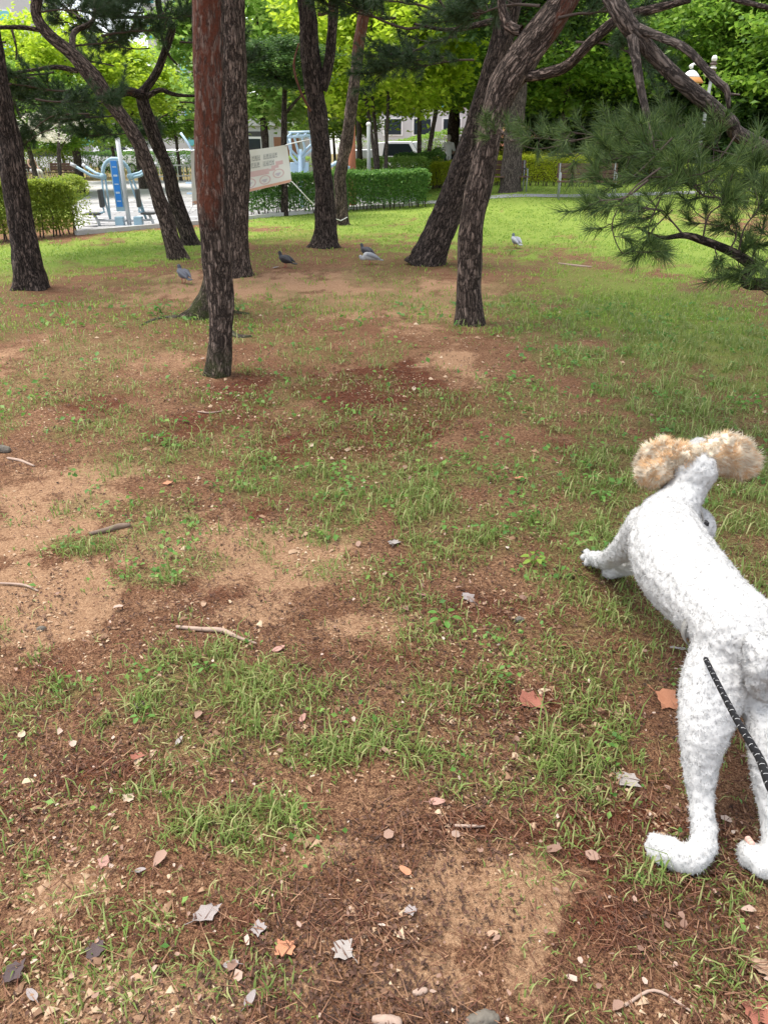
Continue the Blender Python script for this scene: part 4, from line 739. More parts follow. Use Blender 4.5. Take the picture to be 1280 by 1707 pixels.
# ================================================================== PIGEONS
simple('beak', (.05, .045, .045), .5); simple('pigeon_leg', (.42, .1, .08), .6)
def pigeon(px, py, rz, body, wing, head, label, s=1.0, peck=0):
    b = G(px, py); t = empty('pigeon', b, label, 'pigeon', 'pigeons on the ground', R(rz))
    for k, c in (('pg_b', body), ('pg_w', wing), ('pg_h', head)):
        nm = k + '_%.2f_%.2f_%.2f' % c
        if nm not in M: simple(nm, c, .6, .3, 60, .2)
    mb, mw, mh = [M[k + '_%.2f_%.2f_%.2f' % c] for k, c in (('pg_b', body), ('pg_w', wing), ('pg_h', head))]
    hz = .205 - .1 * peck; hx = .09 + .05 * peck
    o = organic('body', [[((-.10, 0, .085), .022), ((-.05, 0, .105), .047), ((.01, 0, .118), .058), ((.055, 0, .135), .045), ((.078, 0, hz - .03), .027), ((hx, 0, hz), .023)]], mb, t, .008, 3)
    organic('head', [[((hx - .012, 0, hz - .026), .0262), ((hx, 0, hz + .002), .0245)]], mh, t, .006, 2)
    MB().tube([(hx + .018, 0, hz + .001), (hx + .045, 0, hz - .007)], [.007, .002], 7).build('beak', M['beak'], t, True)
    for sy in (-1, 1):
        mbw = MB(); pr = [(.045, .128, .01), (.03, .15, .03), (-.03, .14, .032), (-.09, .115, .026), (-.15, .088, .008), (-.17, .08, .002)]
        mbw.tube([(x, sy * .045 * (1 - abs(x + .03) * 2.2), z) for x, z, r in pr], [r for x, z, r in pr], 10); w_ = mbw.build('wing', mw, t, True)
    tb = MB(); tb.prism([(-.08, -.016), (-.20, -.034), (-.215, 0), (-.20, .034), (-.08, .016)], -.005, .006); to = tb.build('tail', mw, t); to.location = (0, 0, .088); to.rotation_euler = (0, -.12, 0)
    for sy in (-.022, .022):
        lg = MB().tube([(.0, sy, .075), (-.005, sy, .035), (.004, sy, .004)], [.008, .005, .004], 7)
        for a in (-.5, 0, .5, 3.14): lg.tube([(.004, sy, .005), (.004 + .025 * math.cos(a), sy + .025 * math.sin(a), .002)], [.003, .002], 5)
        lg.build('leg', M['pigeon_leg'], t, True)
    t.scale = (s * .92,) * 3; return t
DK, GR, WH, LG = (.025, .025, .03), (.10, .105, .125), (.40, .40, .40), (.22, .235, .27)
pigeon(307, 472, 130, (.12, .12, .15), GR, (.05, .055, .07), 'grey pigeon with a pale wing on the grass left of the trunks', 1.0)
pigeon(476, 446, 150, DK, (.035, .033, .038), DK, 'black pigeon standing beside the thick pine', 1.0)
pigeon(610, 431, 140, (.05, .05, .06), (.04, .04, .05), (.035, .04, .045), 'dark pigeon behind the white one', 1.0)
pigeon(616, 441, 180, WH, (.24, .25, .27), (.36, .36, .37), 'white and grey pigeon pecking in front of the dark one', 1.0, .9)
pigeon(858, 413, 110, LG, (.32, .33, .36), (.10, .12, .14), 'pale grey pigeon alone on the lawn at right', 1.05)

# ================================================================== PLAZA FURNITURE
simple('machine_blue', (.27, .41, .50), .4, .12, 6, .05); simple('machine_grey', (.45, .47, .49), .4, .12, 6, .05); simple('panel_blue', (.02, .20, .62), .35, .3, 3, .0); simple('pad_dark', (.06, .06, .06), .7); simple('steel_dark', (.10, .11, .12), .5)
simple('post_grey', (.25, .27, .26), .6); simple('bench_wood', (.10, .052, .036), .6, .3, 14, .2); simple('white_paint', (.74, .74, .73), .5, .08, 6, .05); simple('machine_pale', (.42, .56, .70), .4, .1, 6, .05)
def machine_main():
    b = G(217, 378); t = empty('exercise_machine', b, 'light blue two seat chest press machine on the plaza with blue panel', 'exercise machine', 'outdoor exercise machines', R(6)); B, Gy = M['machine_blue'], M['machine_grey']
    MB().tube([(0, 0, .0), (0, 0, 1.66)], .045, 12).ball((0, 0, 1.66), (.045, .045, .02)).build('post', Gy, t, True)
    pn = MB().box((-.14, .02, .8), (.17, .05, 1.0)).build('panel', B, t, bevel=.01); MB().box((-.14, -.012, .82), (.12, .016, .86)).build('sign', M['panel_blue'], pn)
    mb = MB()
    for k in range(5): mb.box((-.14, -.021, .5 + .16 * k), (.08, .004, .02 + .015 * (k % 2)))
    mb.build('sign_lines', M['machine_pale'], pn)
    MB().tube([(-.14 - .27 * math.cos(a), .1, .98 + .31 * math.sin(a)) for a in np.linspace(0, math.pi, 14)], .036, 10).build('arch', B, t, True)
    for s, xs in ((-1, -.41), (1, .13)):
        MB().ball((xs, .1, .96), .07).build('joint', B, t, True)
        for k, (dx, dz, dy) in enumerate([(.56, .26, -.1), (.42, .24, .25)]):
            a = MB().tube([(xs, .1, .93 + .05 * k), (xs + s * dx * .4, .1 + dy * .5, .98 + .04 * k), (xs + s * dx, .1 + dy, .93 + dz)], .028, 8).build('arm', B, t, True)
            MB().tube([(xs + s * dx * .86, .1 + dy * .9, .93 + dz * .84), (xs + s * dx * 1.04, .1 + dy * 1.02, .93 + dz * 1.03)], .034, 8).build('grip', M['machine_grey'], a, True)
        for o in (-.035, .035): MB().tube([(xs + o, .1, .95), (xs + o * 1.2 + .08 * (s > 0), .06, .62), (xs + .03 + .2 * (s > 0), .02, .12)], .02, 8).build('lever', B, t, True)
        sx = -.66 if s < 0 else .44
        MB().box((sx, -.1, .27), (.28, .3, .04)).build('seat', M['pad_dark'], t, bevel=.012)
        MB().tube([(sx, -.1, .25), (sx + .06, -.1, .1), (sx + .08, -.1, 0)], .03, 8).tube([(sx + .06, -.1, .14), (0, 0, .12)], .025, 8).build('seat_support', M['machine_grey'], t, True)
        bx = sx + .19 * (1 if s < 0 else -.9); br = MB().box((bx, -.1, .56), (.06, .26, .34)).build('backrest', M['pad_dark'], t, bevel=.02)
        MB().tube([(bx, -.1, .42), (bx - .02 * s, -.1, .3), (sx, -.1, .24)], .022, 8).build('backrest_bracket', B, br, True)
        MB().box((-.18 if s < 0 else .2, -.02, .1), (.17, .2, .2)).build('weight_box', B, t, bevel=.015)
    MB().box((0, 0, .02), (.5, .4, .04)).build('base_plate', M['machine_grey'], t, bevel=.01)
machine_main()
def machine_back():
    p = at(505, 300, 21.9); b = np.array([p[0], 21.9, 0.02]); t = empty('exercise_machine', b, 'pale blue machine with looped arms showing above the hedge', 'exercise machine', 'outdoor exercise machines'); B = M['machine_pale']
    MB().tube([(-.05, 0, 0), (-.05, 0, 1.45)], .06, 10).build('post', B, t, True); MB().box((-.08, .05, .95), (.5, .1, .36)).build('base_box', B, t, bevel=.02)
    for k in range(4):
        x = -.3 + .2 * k; MB().tube([(-.05, 0, 1.2), (x, -.05, 1.45), (x - .06, -.1, 1.72), (x + .06, -.12, 1.82)], .032, 8).build('arm', B, t, True)
    MB().tube([(-.32, -.1, 1.74), (.38, -.1, 1.78)], .04, 8).tube([(-.3, -.1, 1.84), (.36, -.12, 1.86)], .03, 8).build('handle_bar', B, t, True)
    MB().tube([(-.3, 0, 1.7), (-.28, 0, 1.3), (-.15, 0, 1.12), (-.05, 0, 1.1)], .035, 8).build('loop', B, t, True)
    MB().tube([(.02, 0, 1.0), (.08, 0, 1.4), (.25, 0, 1.55), (.42, 0, 1.45), (.5, 0, 1.15), (.52, 0, .95)], .035, 8).build('loop', B, t, True); MB().tube([(.5, .1, .9), (.9, .2, 1.12), (1.25, .3, .98)], .05, 8).build('pedal_arm', B, t, True)
machine_back()
def machine_side():
    b = G(329, 330); t = empty('exercise_machine', b, 'white posted machine with foot pegs beside the red trunk', 'exercise machine', 'outdoor exercise machines'); MB().tube([(0, 0, 0), (0, 0, 1.45)], .055, 10).build('post', M['white_paint'], t, True)
    MB().tube([(0, 0, 1.4), (-.1, 0, 1.62), (-.32, 0, 1.95)], .04, 8).build('arm', M['machine_pale'], t, True); MB().box((0, 0, .02), (.4, .4, .04)).build('base_plate', M['machine_grey'], t)
    for z in (.1, .42): MB().tube([(0, 0, z), (-.12, -.1, z + .04)], .03, 8).box((-.16, -.14, z + .05), (.24, .13, .05)).build('foot_peg', M['machine_pale'], t, False)
machine_side()
def bench(px, py, rz, label, wd=1.5, backz=.85):
    b = G(px, py); t = empty('park_bench', b, label, 'bench', 'brown park benches', R(rz))
    for k in range(4): MB().box((0, -.18 + .125 * k, .43), (wd, .11, .035)).build('slat', M['bench_wood'], t, bevel=.006)
    for k in range(3): MB().box((0, .26 + .02 * k, .55 + .12 * k), (wd, .03, .11)).build('slat', M['bench_wood'], t, bevel=.006)
    for s in (-1, 1):
        x = s * (wd / 2 - .06); MB().tube([(x, -.2, 0), (x, -.22, .4), (x, -.2, .62), (x, .2, .64)], .018, 8).build('armrest', M['post_grey'], t, True)
        MB().tube([(x, .25, 0), (x, .22, .4), (x, .3, backz)], .018, 8).tube([(x, -.2, .39), (x, .22, .39)], .024, 8).build('leg', M['post_grey'], t, True)
bench(108, 302, 6, 'brown slatted bench at the far left of the plaza')
bench(58, 305, 80, 'bench under the seated person at far left')
bench(975, 333, -8, 'brown bench with grey metal arm on the lawn at right', 1.5)
bench(828, 322, 3, 'brown bench half hidden behind the big trunk', 1.7)
def fence():
    a, c = G(248, 304), G(318, 302); b = (a + c) / 2; t = empty('low_fence', b, 'low white barred railing at the far side of the plaza', 'railing'); d = c - a; L_ = float(np.linalg.norm(d)); t.rotation_euler[2] = math.atan2(d[1], d[0])
    for z in (.25, .75): MB().tube([(-L_ / 2, 0, z), (L_ / 2, 0, z)], .03, 8).build('rail', M['white_paint'], t, True)
    for k in range(15): x = -L_ / 2 + L_ * k / 14; MB().tube([(x, 0, 0), (x, 0, .78)], .018, 6).build('bar', M['steel_dark'] if k % 2 else M['white_paint'], t, True)
fence()
# ---- people
simple('skin', (.55, .36, .27), .6, .1); simple('cloth_white', (.78, .79, .80), .8, .06, 8); simple('cloth_navy', (.03, .035, .05), .85); simple('cloth_teal', (.02, .06, .065), .85); simple('hair_grey', (.55, .53, .5), .7); simple('hair_black', (.012, .011, .011), .5); simple('cloth_pale', (.6, .58, .55), .8)
def hands(t, pts):
    for (p, d) in pts:
        p = np.array(p, float); d = unit(np.array(d, float)); s = unit(np.cross(d, [.3, 1, .2])); ch = [[(p, .03), (p + d * .07, .034)]] + [[(p + d * .07 + s * o, .010), (p + d * (.11 + l) + s * o * 1.2, .008), (p + d * (.13 + l) + s * o * 1.2 + [0, .02, 0], .007)] for o, l in ((-.028, .02), (-.009, .035), (.01, .03), (.028, .015))] + [[(p + d * .02 + s * .03, .012), (p + d * .07 + s * .055, .009)]]
        organic('hand', ch, M['skin'], t, .009, 1)
def person_standing():
    p = at(747, 262, 35); b = np.array([p[0], 35, float(hgt(p[0], 35))]); t = empty('person', b, 'person in white shirt and dark trousers standing with back turned', 'person', None, R(10))
    arm = lambda s: [((s * .17, 0, 1.40), .055), ((s * .25, .02, 1.14), .043), ((s * .20, .16, .98), .034), ((s * .17, .22, .95), .03)]
    leg = lambda s: [((s * .09, 0, .92), .085), ((s * .10, .01, .5), .058), ((s * .105, -.02, .09), .04), ((s * .11, .08, .04), .036), ((s * .115, .14, .035), .03)]
    organic('body', [[((0, 0, .92), .13), ((0, 0, 1.15), .125), ((0, 0, 1.35), .13), ((0, 0, 1.45), .06), ((0, .01, 1.53), .052)], [((0, .02, 1.56), .075), ((0, .02, 1.64), .085)], arm(-1), arm(1), leg(-1), leg(1), [((-.13, 0, 1.4), .06), ((.13, 0, 1.4), .06)]], M['skin'], t, .02, 3, [((0, .105, 1.585), (.014, .02, .016)), ((-.085, .02, 1.6), (.012, .02, .03)), ((.085, .02, 1.6), (.012, .02, .03))])
    organic('shirt', [[((0, 0, .88), .155), ((0, 0, 1.12), .145), ((0, 0, 1.32), .15), ((0, 0, 1.42), .09)], [((-.17, 0, 1.38), .075), ((-.25, .02, 1.16), .062)], [((.17, 0, 1.38), .075), ((.25, .02, 1.16), .062)], [((-.14, 0, 1.38), .08), ((.14, 0, 1.38), .08)]], M['cloth_white'], t, .02, 3)
    organic('trousers', [[((s * .09, 0, .93), .105), ((s * .10, .01, .5), .082), ((s * .105, -.02, .1), .062)] for s in (-1, 1)] + [[((-.07, 0, .95), .12), ((.07, 0, .95), .12)]], M['cloth_navy'], t, .02, 3)
    organic('hair', [[((0, -.012, 1.62), .09), ((0, 0, 1.67), .082)]], M['hair_grey'], t, .015, 2); hands(t, [((-.17, .22, .95), (.3, .9, -.1)), ((.17, .22, .95), (-.3, .9, -.1))])
    for s in (-1, 1): organic('shoe', [[((s * .105, -.04, .045), .048), ((s * .115, .15, .04), .042)]], M['pad_dark'], t, .015, 2)
    for s in (-1, 1): MB().ball((s * .03, .098, 1.62), .009, 8, 6).build('eye', M['black_nose'], t, True)
    MB().box((0, .104, 1.535), (.05, .006, .01)).build('mouth', M['skin_pink'], t)
person_standing()
def person_sitting():
    b = G(60, 305); t = empty('person', b, 'person in dark sleeveless top sitting on a bench at far left', 'person', None, R(60)); sz = .45
    leg = lambda s: [((s * .09, 0, sz + .09), .085), ((s * .11, -.42, sz + .06), .06), ((s * .11, -.44, .1), .04), ((s * .11, -.53, .04), .032)]
    arm = lambda s: [((s * .17, 0, 1.0), .05), ((s * .22, -.05, .76), .04), ((s * .12, -.25, .64), .032)]
    organic('body', [[((0, 0, sz + .1), .13), ((0, .02, .8), .115), ((0, 0, .98), .12), ((0, -.01, 1.07), .05), ((0, -.02, 1.14), .048)], [((0, -.03, 1.17), .072), ((0, -.03, 1.25), .082)], leg(-1), leg(1), arm(-1), arm(1), [((-.13, 0, 1.0), .055), ((.13, 0, 1.0), .055)]], M['skin'], t, .02, 3, [((0, -.115, 1.2), (.014, .02, .016))])
    organic('top', [[((0, 0, sz + .12), .145), ((0, .02, .8), .13), ((0, 0, .96), .135)]], M['cloth_teal'], t, .02, 3); organic('trousers', [[((s * .09, 0, sz + .09), .1), ((s * .11, -.42, sz + .06), .078), ((s * .11, -.44, .14), .06)] for s in (-1, 1)], M['cloth_pale'], t, .02, 3)
    organic('hair', [[((0, .0, 1.25), .09), ((0, .03, 1.18), .08), ((0, .05, 1.05), .055)]], M['hair_black'], t, .016, 2); hands(t, [((-.12, -.25, .64), (.1, -1, -.1)), ((.12, -.25, .64), (-.1, -1, -.1))])
    for s in (-1, 1): organic('shoe', [[((s * .11, -.42, .045), .045), ((s * .11, -.58, .04), .038)]], M['white_paint'], t, .015, 2); MB().ball((s * .03, -.105, 1.23), .009, 8, 6).build('eye', M['black_nose'], t, True)
    MB().box((0, -.11, 1.15), (.05, .006, .01)).build('mouth', M['skin_pink'], t)
person_sitting()
# ---- posts and lamp
simple('post_orange', (.34, .12, .06), .7, .2, 8); simple('lamp_orange', (.42, .19, .05), .5, .1); simple('lamp_glass', (.7, .7, .66), .3, .05); simple('insulator', (.10, .07, .06), .5)
p = at(587, 280, 23); e = empty('wooden_post', (p[0], 23, float(hgt(p[0], 23))), 'rust orange round post behind the thin curved pine', 'post'); MB().tube([(0, 0, -.1), (0, 0, 2.4)], [.11, .10], 14).build('shaft', M['post_orange'], e, True); MB().tube([(0, 0, 2.4), (0, 0, 2.46)], [.105, .05], 14).build('cap', M['post_orange'], e, True)
p = at(615, 280, 23.5); e = empty('metal_post', (p[0], 23.5, float(hgt(p[0], 23.5))), 'thin grey metal post beside the orange post', 'post'); MB().tube([(0, 0, -.1), (0, 0, 2.1)], .055, 12).build('shaft', M['post_grey'], e, True); MB().ball((0, 0, 2.1), (.07, .07, .06)).build('cap', M['white_paint'], e, True)
def lamp():
    Y = 24.0; hp = at(1150, 133, Y); tp = at(1189, 98, Y); x = at(1183, 140, Y)[0]; b = np.array([x, Y, float(hgt(x, Y))]); t = empty('park_lamp', b, 'white hat shaped park lamp with orange rim on a curved arm', 'lamp'); h = hp - b; top = tp[2] - b[2]
    MB().tube([(0, 0, -.1), (0, 0, top - .45)], [.06, .045], 12).build('pole', M['post_grey'], t, True)
    for k in range(4): MB().tube([(0, 0, top - .45 + .1 * k), (0, 0, top - .40 + .1 * k)], .095, 12).tube([(0, 0, top - .40 + .1 * k), (0, 0, top - .35 + .1 * k)], .06, 12).build('finial_ring', M['insulator'] if k % 2 else M['cloth_pale'], t, True)
    MB().ball((0, 0, top), (.08, .08, .09)).build('finial', M['white_paint'], t, True)
    q = smooth_path(np.array([(0, 0, h[2] + .12), (h[0] * .25, 0, h[2] + .1), (h[0] * .6, 0, h[2] + .34), (h[0] * .95, 0, h[2] + .38), (h[0] * 1.1, 0, h[2] + .28)]), 6); MB().tube([tuple(v) for v in q], [.03] * (len(q) - 6) + [.035, .045, .055, .065, .06, .04], 10).build('arm', M['white_paint'], t, True)
    hd = MB().tube([(h[0], 0, h[2] + .24), (h[0], 0, h[2] + .2), (h[0], 0, h[2] + .12), (h[0], 0, h[2] + .04)], [.04, .12, .20, .26], 20).build('dome', M['white_paint'], t, True); MB().tube([(h[0], 0, h[2] + .05), (h[0], 0, h[2] - .07), (h[0], 0, h[2] - .09)], [.26, .36, .36], 22).build('rim', M['lamp_orange'], t, True); MB().ball((h[0], 0, h[2] - .1), (.24, .24, .2), 14, 8).build('globe', M['lamp_glass'], t, True)
lamp()

# ================================================================== BANNER
simple('banner_cloth', (.66, .64, .58), .8, .06, 5, .05); simple('print_grey', (.36, .36, .33), .8, .15, 30); simple('print_pink', (.58, .40, .38), .8, .12, 20); simple('print_orange', (.60, .32, .22), .8, .15, 20); simple('print_mauve', (.50, .44, .46), .8, .1, 20); simple('cord_white', (.7, .7, .68), .7)
def banner():
    TL, TR, BL, BR = at(318, 251, 13.6), at(478, 241, 15.2), at(322, 342, 13.6), at(487, 303, 15.2)
    def B(u, v, off=0.0):                 # u right, v down; off: metres towards the camera
        p = (TL * (1 - u) + TR * u) * (1 - v) + (BL * (1 - u) + BR * u) * v; s = .035 * math.sin(u * 5 + v * 3) + .02 * math.sin(u * 13 - v * 4) + .05 * v * math.sin(u * 3.1)
        return p + np.array([0, -s - off, -.05 * math.sin(math.pi * u) * (1 - v)])
    b = (BL + BR) / 2; b[2] = 0; t = empty('banner', b, 'faded white cloth banner hung between pines, seen from behind', 'banner'); nu, nv = 40, 20
    V = [B(i / nu, j / nv, k) - b for k in (0, .004) for j in range(nv + 1) for i in range(nu + 1)]; N = (nu + 1) * (nv + 1); Fq = []
    for j in range(nv):
        for i in range(nu): a = j * (nu + 1) + i; Fq += [(a, a + 1, a + nu + 2, a + nu + 1), (N + a + nu + 1, N + a + nu + 2, N + a + 1, N + a)]
    mb = MB(); mb.v = [tuple(v) for v in V]; mb.f = Fq; cl = mb.build('cloth', M['banner_cloth'], t, True)
    def quads(name, L_, mat, parent=cl):
        mb = MB()
        for (u0, v0, u1, v1, sk) in L_:
            n = max(1, int(abs(u1 - u0) * 25)); m = max(1, int(abs(v1 - v0) * 16)); o = len(mb.v)
            for j in range(m + 1):
                for i in range(n + 1): fu, fv = i / n, j / m; mb.v.append(tuple(B(u0 + (u1 - u0) * fu + sk * fv, v0 + (v1 - v0) * fv, .008) - b))
            for j in range(m):
                for i in range(n): a = o + j * (n + 1) + i; mb.f.append((a, a + 1, a + n + 2, a + n + 1))
        o_ = mb.build(name, mat, parent); return tag(o_, kind='stuff') if name == 'lettering' else o_
    g = random.Random(5)
    def glyphs(u0, u1, v0, v1, n):
        out = []; w_ = (u1 - u0) / n
        for k in range(n):
            if k in (4, 9, 14, 18): continue
            a = u0 + k * w_; s = .007
            out += [(a + w_ * .12, v0, a + w_ * .12 + s, v1, -.006), (a + w_ * .62, v0, a + w_ * .62 + s, v1 - g.choice([0, .05]), -.006), (a + w_ * .12, v0 + (v1 - v0) * g.choice([.1, .4, .55]), a + w_ * .8, v0 + (v1 - v0) * g.choice([.22, .52, .66]), 0), (a + w_ * .3, v1 - .03, a + w_ * .85, v1, 0)]
        return out
    quads('lettering', glyphs(.14, .88, .15, .28, 24), M['print_grey']); quads('lettering', glyphs(.12, .84, .32, .45, 23), M['print_grey']); quads('pink_bar', [(.10, .52, .77, .66, 0), (.76, .54, .84, .60, .0), (.80, .47, .88, .55, 0), (.85, .38, .93, .48, 0)], M['print_pink'])
    quads('orange_strip', [(.0, .93, 1.0, .997, 0)], M['print_orange'])
    for cu, cv in ((.16, .80), (.36, .82), (.56, .80), (.72, .79), (.87, .70)):
        mb = MB(); n = 22
        for i in range(n + 1):
            a = 2 * math.pi * i / n
            for r in (.062, .05): mb.v.append(tuple(B(cu + r * math.cos(a), cv + r * 1.9 * math.sin(a), .008) - b))
        mb.f = [(2 * i, 2 * i + 1, 2 * i + 3, 2 * i + 2) for i in range(n)]; rg = mb.build('printed_ring', M['print_pink'], cl); quads('printed_figure', [(cu - .03, cv - .02, cu + .028, cv + .025, -.01), (cu - .02, cv + .02, cu + .01, cv + .06, 0)], M['print_mauve'], rg)
    for q in ([BR, at(520, 338, 15.6), at(548, 360, 16.4), at(568, 368, 16.85), at(579, 362, 16.8)], [TR, at(500, 236, 14.5), at(520, 232, 13.1)], [TL, at(306, 250, 13.5), at(270, 258, 13.3)], [BL, at(312, 360, 13.5), at(304, 370, 13.3)]): MB().tube([tuple(p - b) for p in q], .008, 6).build('cord', M['cord_white'], t, True)
    for c, (u, v) in zip((TL, TR, BL, BR), ((.01, .02), (.99, .02), (.01, .98), (.99, .98))): MB().ball(B(u, v, .008) - b, .016, 8, 6).build('grommet', M['machine_grey'], t, True)
banner()

# ================================================================== FAR THINGS: buildings, cars, parasol, flowering sapling
simple('wall_white', (.5, .495, .49), .8, .06, 2); simple('wall_grey', (.45, .45, .44), .8, .08, 2); simple('glass_teal', (.12, .42, .46), .15, .2, 2, 0, 0, .6); simple('glass_dark', (.03, .04, .05), .1, .2, 2, 0, 0, .6); simple('brick_brown', (.25, .12, .07), .8, .2, 6); simple('roof_grey', (.3, .3, .31), .8); simple('sign_teal', (.10, .45, .55), .5)
def block(name, px0, px1, Y, h, d, label, wall, wins, extra=()):
    x0, x1 = at(px0, 200, Y)[0], at(px1, 200, Y)[0]; xc = (x0 + x1) / 2; b = np.array([xc, Y + d / 2, float(hgt(xc, Y))]); t = empty(name, b, label, 'building'); w_ = x1 - x0
    MB().box((0, 0, h / 2), (w_, d, h)).build('wall', wall, t); rf = MB().box((0, 0, h + .2), (w_ + .4, d + .4, .4)).build('roof', M['roof_grey'], t); MB().box((w_ * .2, 0, h + 1.1), (w_ * .25, d * .3, 1.4)).build('stair_head', wall, rf)
    for (cx, z, ww, wh, gm) in wins:
        f = MB().box((cx, -d / 2 - .03, z), (ww + .24, .12, wh + .24)).build('window', M['white_paint'], t)
        n = max(1, round(ww / 1.4))
        for k in range(n): MB().box((cx - ww / 2 + ww * (k + .5) / n, -d / 2 - .08, z), (ww / n - .1, .08, wh)).build('pane', M[gm], f)
    for (cx, z, ww, wh, dd, m, nm) in extra: MB().box((cx, -d / 2 - dd / 2 - .01, z), (ww, dd, wh)).build(nm, M[m], t)
    return t
block('apartment_building', -70, 58, 90, 33, 12, 'pale apartment block with teal windows at upper left', M['wall_white'], [(x, z, 1.5, 1.7, 'glass_teal') for x in (-3.4, .2, 3) for z in np.arange(4, 32, 3.1)])
block('office_tower', 262, 345, 120, 46, 14, 'tall white tower with a teal glass strip', M['wall_white'], [(x, z, 1.5, 1.5, 'glass_teal') for x in (-2.8,) for z in np.arange(16, 44, 4)], [(1.1, 24, .95, 44, .3, 'glass_teal', 'glass_strip')])
block('shop_building', 396, 505, 50, 3.6, 8, 'low grey shop building behind the banner', M['wall_grey'], [(-1.1, 1.5, 1.0, 1.1, 'glass_dark')], [(-1.1, 1.5, 1.5, 1.9, .02, 'pad_dark', 'window_surround'), (.9, 1.2, 1.5, 1.9, .06, 'brick_brown', 'door'), (-1.9, 1.2, .35, 2.4, .05, 'post_orange', 'pillar'), (0, 3.1, 4, .7, .12, 'wall_white', 'fascia')])
block('street_building', 585, 790, 85, 6, 8, 'long pale building with blue bands beyond the road', M['wall_white'], [(x, 3.2, 1.8, 1.4, 'glass_dark') for x in (-5, -2, 1, 4)], [(0, 5.2, 11, .5, .1, 'sign_teal', 'sign_band')])
block('street_building', 60, 262, 100, 7, 8, 'wide pale building low behind the lime trees', M['wall_white'], [(x, z, 1.8, 1.4, 'glass_teal') for x in (-5, -2, 1, 4) for z in (2.6, 5.2)])
simple('car_white', (.75, .75, .76), .3, .03, 3, 0, 0, .5); simple('car_silver', (.5, .52, .54), .3, .05, 3, 0, .5, .5); simple('tyre', (.02, .02, .02), .8); simple('lamp_red', (.4, .02, .02), .3)
def car(px, Y, rz, mat, label, van=0):
    x = at(px, 250, Y)[0]; t = empty('parked_car', (x, Y, float(hgt(x, Y))), label, 'car', 'cars parked along the street', R(rz)); h = 1.9 if van else 1.45
    prof = [(-2.1, .35), (-2.15, .75), (-2.0, .95), (-1.75, h * .96), (-.9, h), (.5, h), (1.1, 1.02), (1.9, .86), (2.1, .6), (2.1, .35)]
    mb = MB(); n = len(prof)
    for y, k in ((-.85, 0), (-.8, .04), (.8, .04), (.85, 0)): mb.v += [(px_, y * (1 - .12 * max(0, pz - .95)), pz + (k if pz > .5 else 0)) for px_, pz in prof]
    for s in range(3): mb.f += [(s * n + i, s * n + (i + 1) % n, (s + 1) * n + (i + 1) % n, (s + 1) * n + i) for i in range(n)]
    mb.f += [tuple(range(n))[::-1], tuple(3 * n + i for i in range(n))]; mb.build('body', M[mat], t)
    for s in (-1, 1):
        mw = MB(); y = s * .83; mw.v = [(-1.5, y, .98), (.85, y, .98), (.35, y * .95, h - .12), (-1.35, y * .95, h - .12)]; mw.v += [(a, b_ + s * .015, c) for a, b_, c in mw.v]; mw.f = [(4, 5, 6, 7), (7, 6, 5, 4), (0, 1, 5, 4), (2, 3, 7, 6)]; mw.build('window', M['glass_dark'], t)
        for x in (-1.35, 1.3):
            wh = MB().tube([(x, s * .68, .33), (x, s * .88, .33)], .33, 18).build('wheel', M['tyre'], t); MB().tube([(x, s * .87, .33), (x, s * .895, .33)], .2, 14).build('rim', M['car_silver'], wh)
        MB().box((-2.1, s * .65, .8), (.1, .3, .16)).build('tail_light', M['lamp_red'], t); MB().box((2.05, s * .62, .72), (.14, .3, .14)).build('headlight', M['white_paint'], t)
    ws = MB(); ws.v = [(.54, -.7, h - .03), (.54, .7, h - .03), (1.08, .76, 1.1), (1.08, -.76, 1.1), (.58, -.7, h - .01), (.58, .7, h - .01), (1.12, .76, 1.11), (1.12, -.76, 1.11)]; ws.f = [(4, 5, 6, 7), (7, 6, 5, 4)]; ws.build('windscreen', M['glass_dark'], t)
for (px, Y, rz, m, lb, v) in [(255, 56, 4, 'car_white', 'white car beyond the plaza left of the red trunk', 0), (312, 58, 2, 'car_silver', 'silver car beyond the plaza close to the red trunk', 0), (205, 60, 0, 'car_white', 'white van beyond the plaza over the machine', 1), (90, 58, 5, 'car_white', 'white van parked behind the bushes at far left', 1),
    (625, 58, 3, 'car_silver', 'silver car on the road beside the grey post', 0), (672, 58, 2, 'car_white', 'white van on the road behind the thin stems', 1), (728, 59, 0, 'car_white', 'white car on the road left of the black trunk', 0)]: car(px, Y, rz, m, lb, v)
p = at(128, 240, 44); e = empty('parasol', (p[0], 44, 0), 'teal parasol over a stall beyond the far hedge', 'parasol'); MB().tube([(0, 0, 0), (0, 0, 2.3)], .04, 8).build('pole', M['white_paint'], e, True); MB().tube([(0, 0, 2.45), (0, 0, 2.3), (0, 0, 1.85), (0, 0, 1.72)], [.03, .25, 1.15, 1.2], 16).build('canopy', M['sign_teal'], e)
leafmat('blossom', (.55, .50, .40), (.72, .68, .58), .4, (.8, .78, .72)); CR['blossom'] = [crown_mesh(200, 'blossom', 1600, 40, .1)]
tree(95, 24, 3, 1.0, 'blossom', 'young tree with cream blossom sprays left of the bent pines', .04, zc=2.0, stems=2, squash=.6, name='flowering_tree')

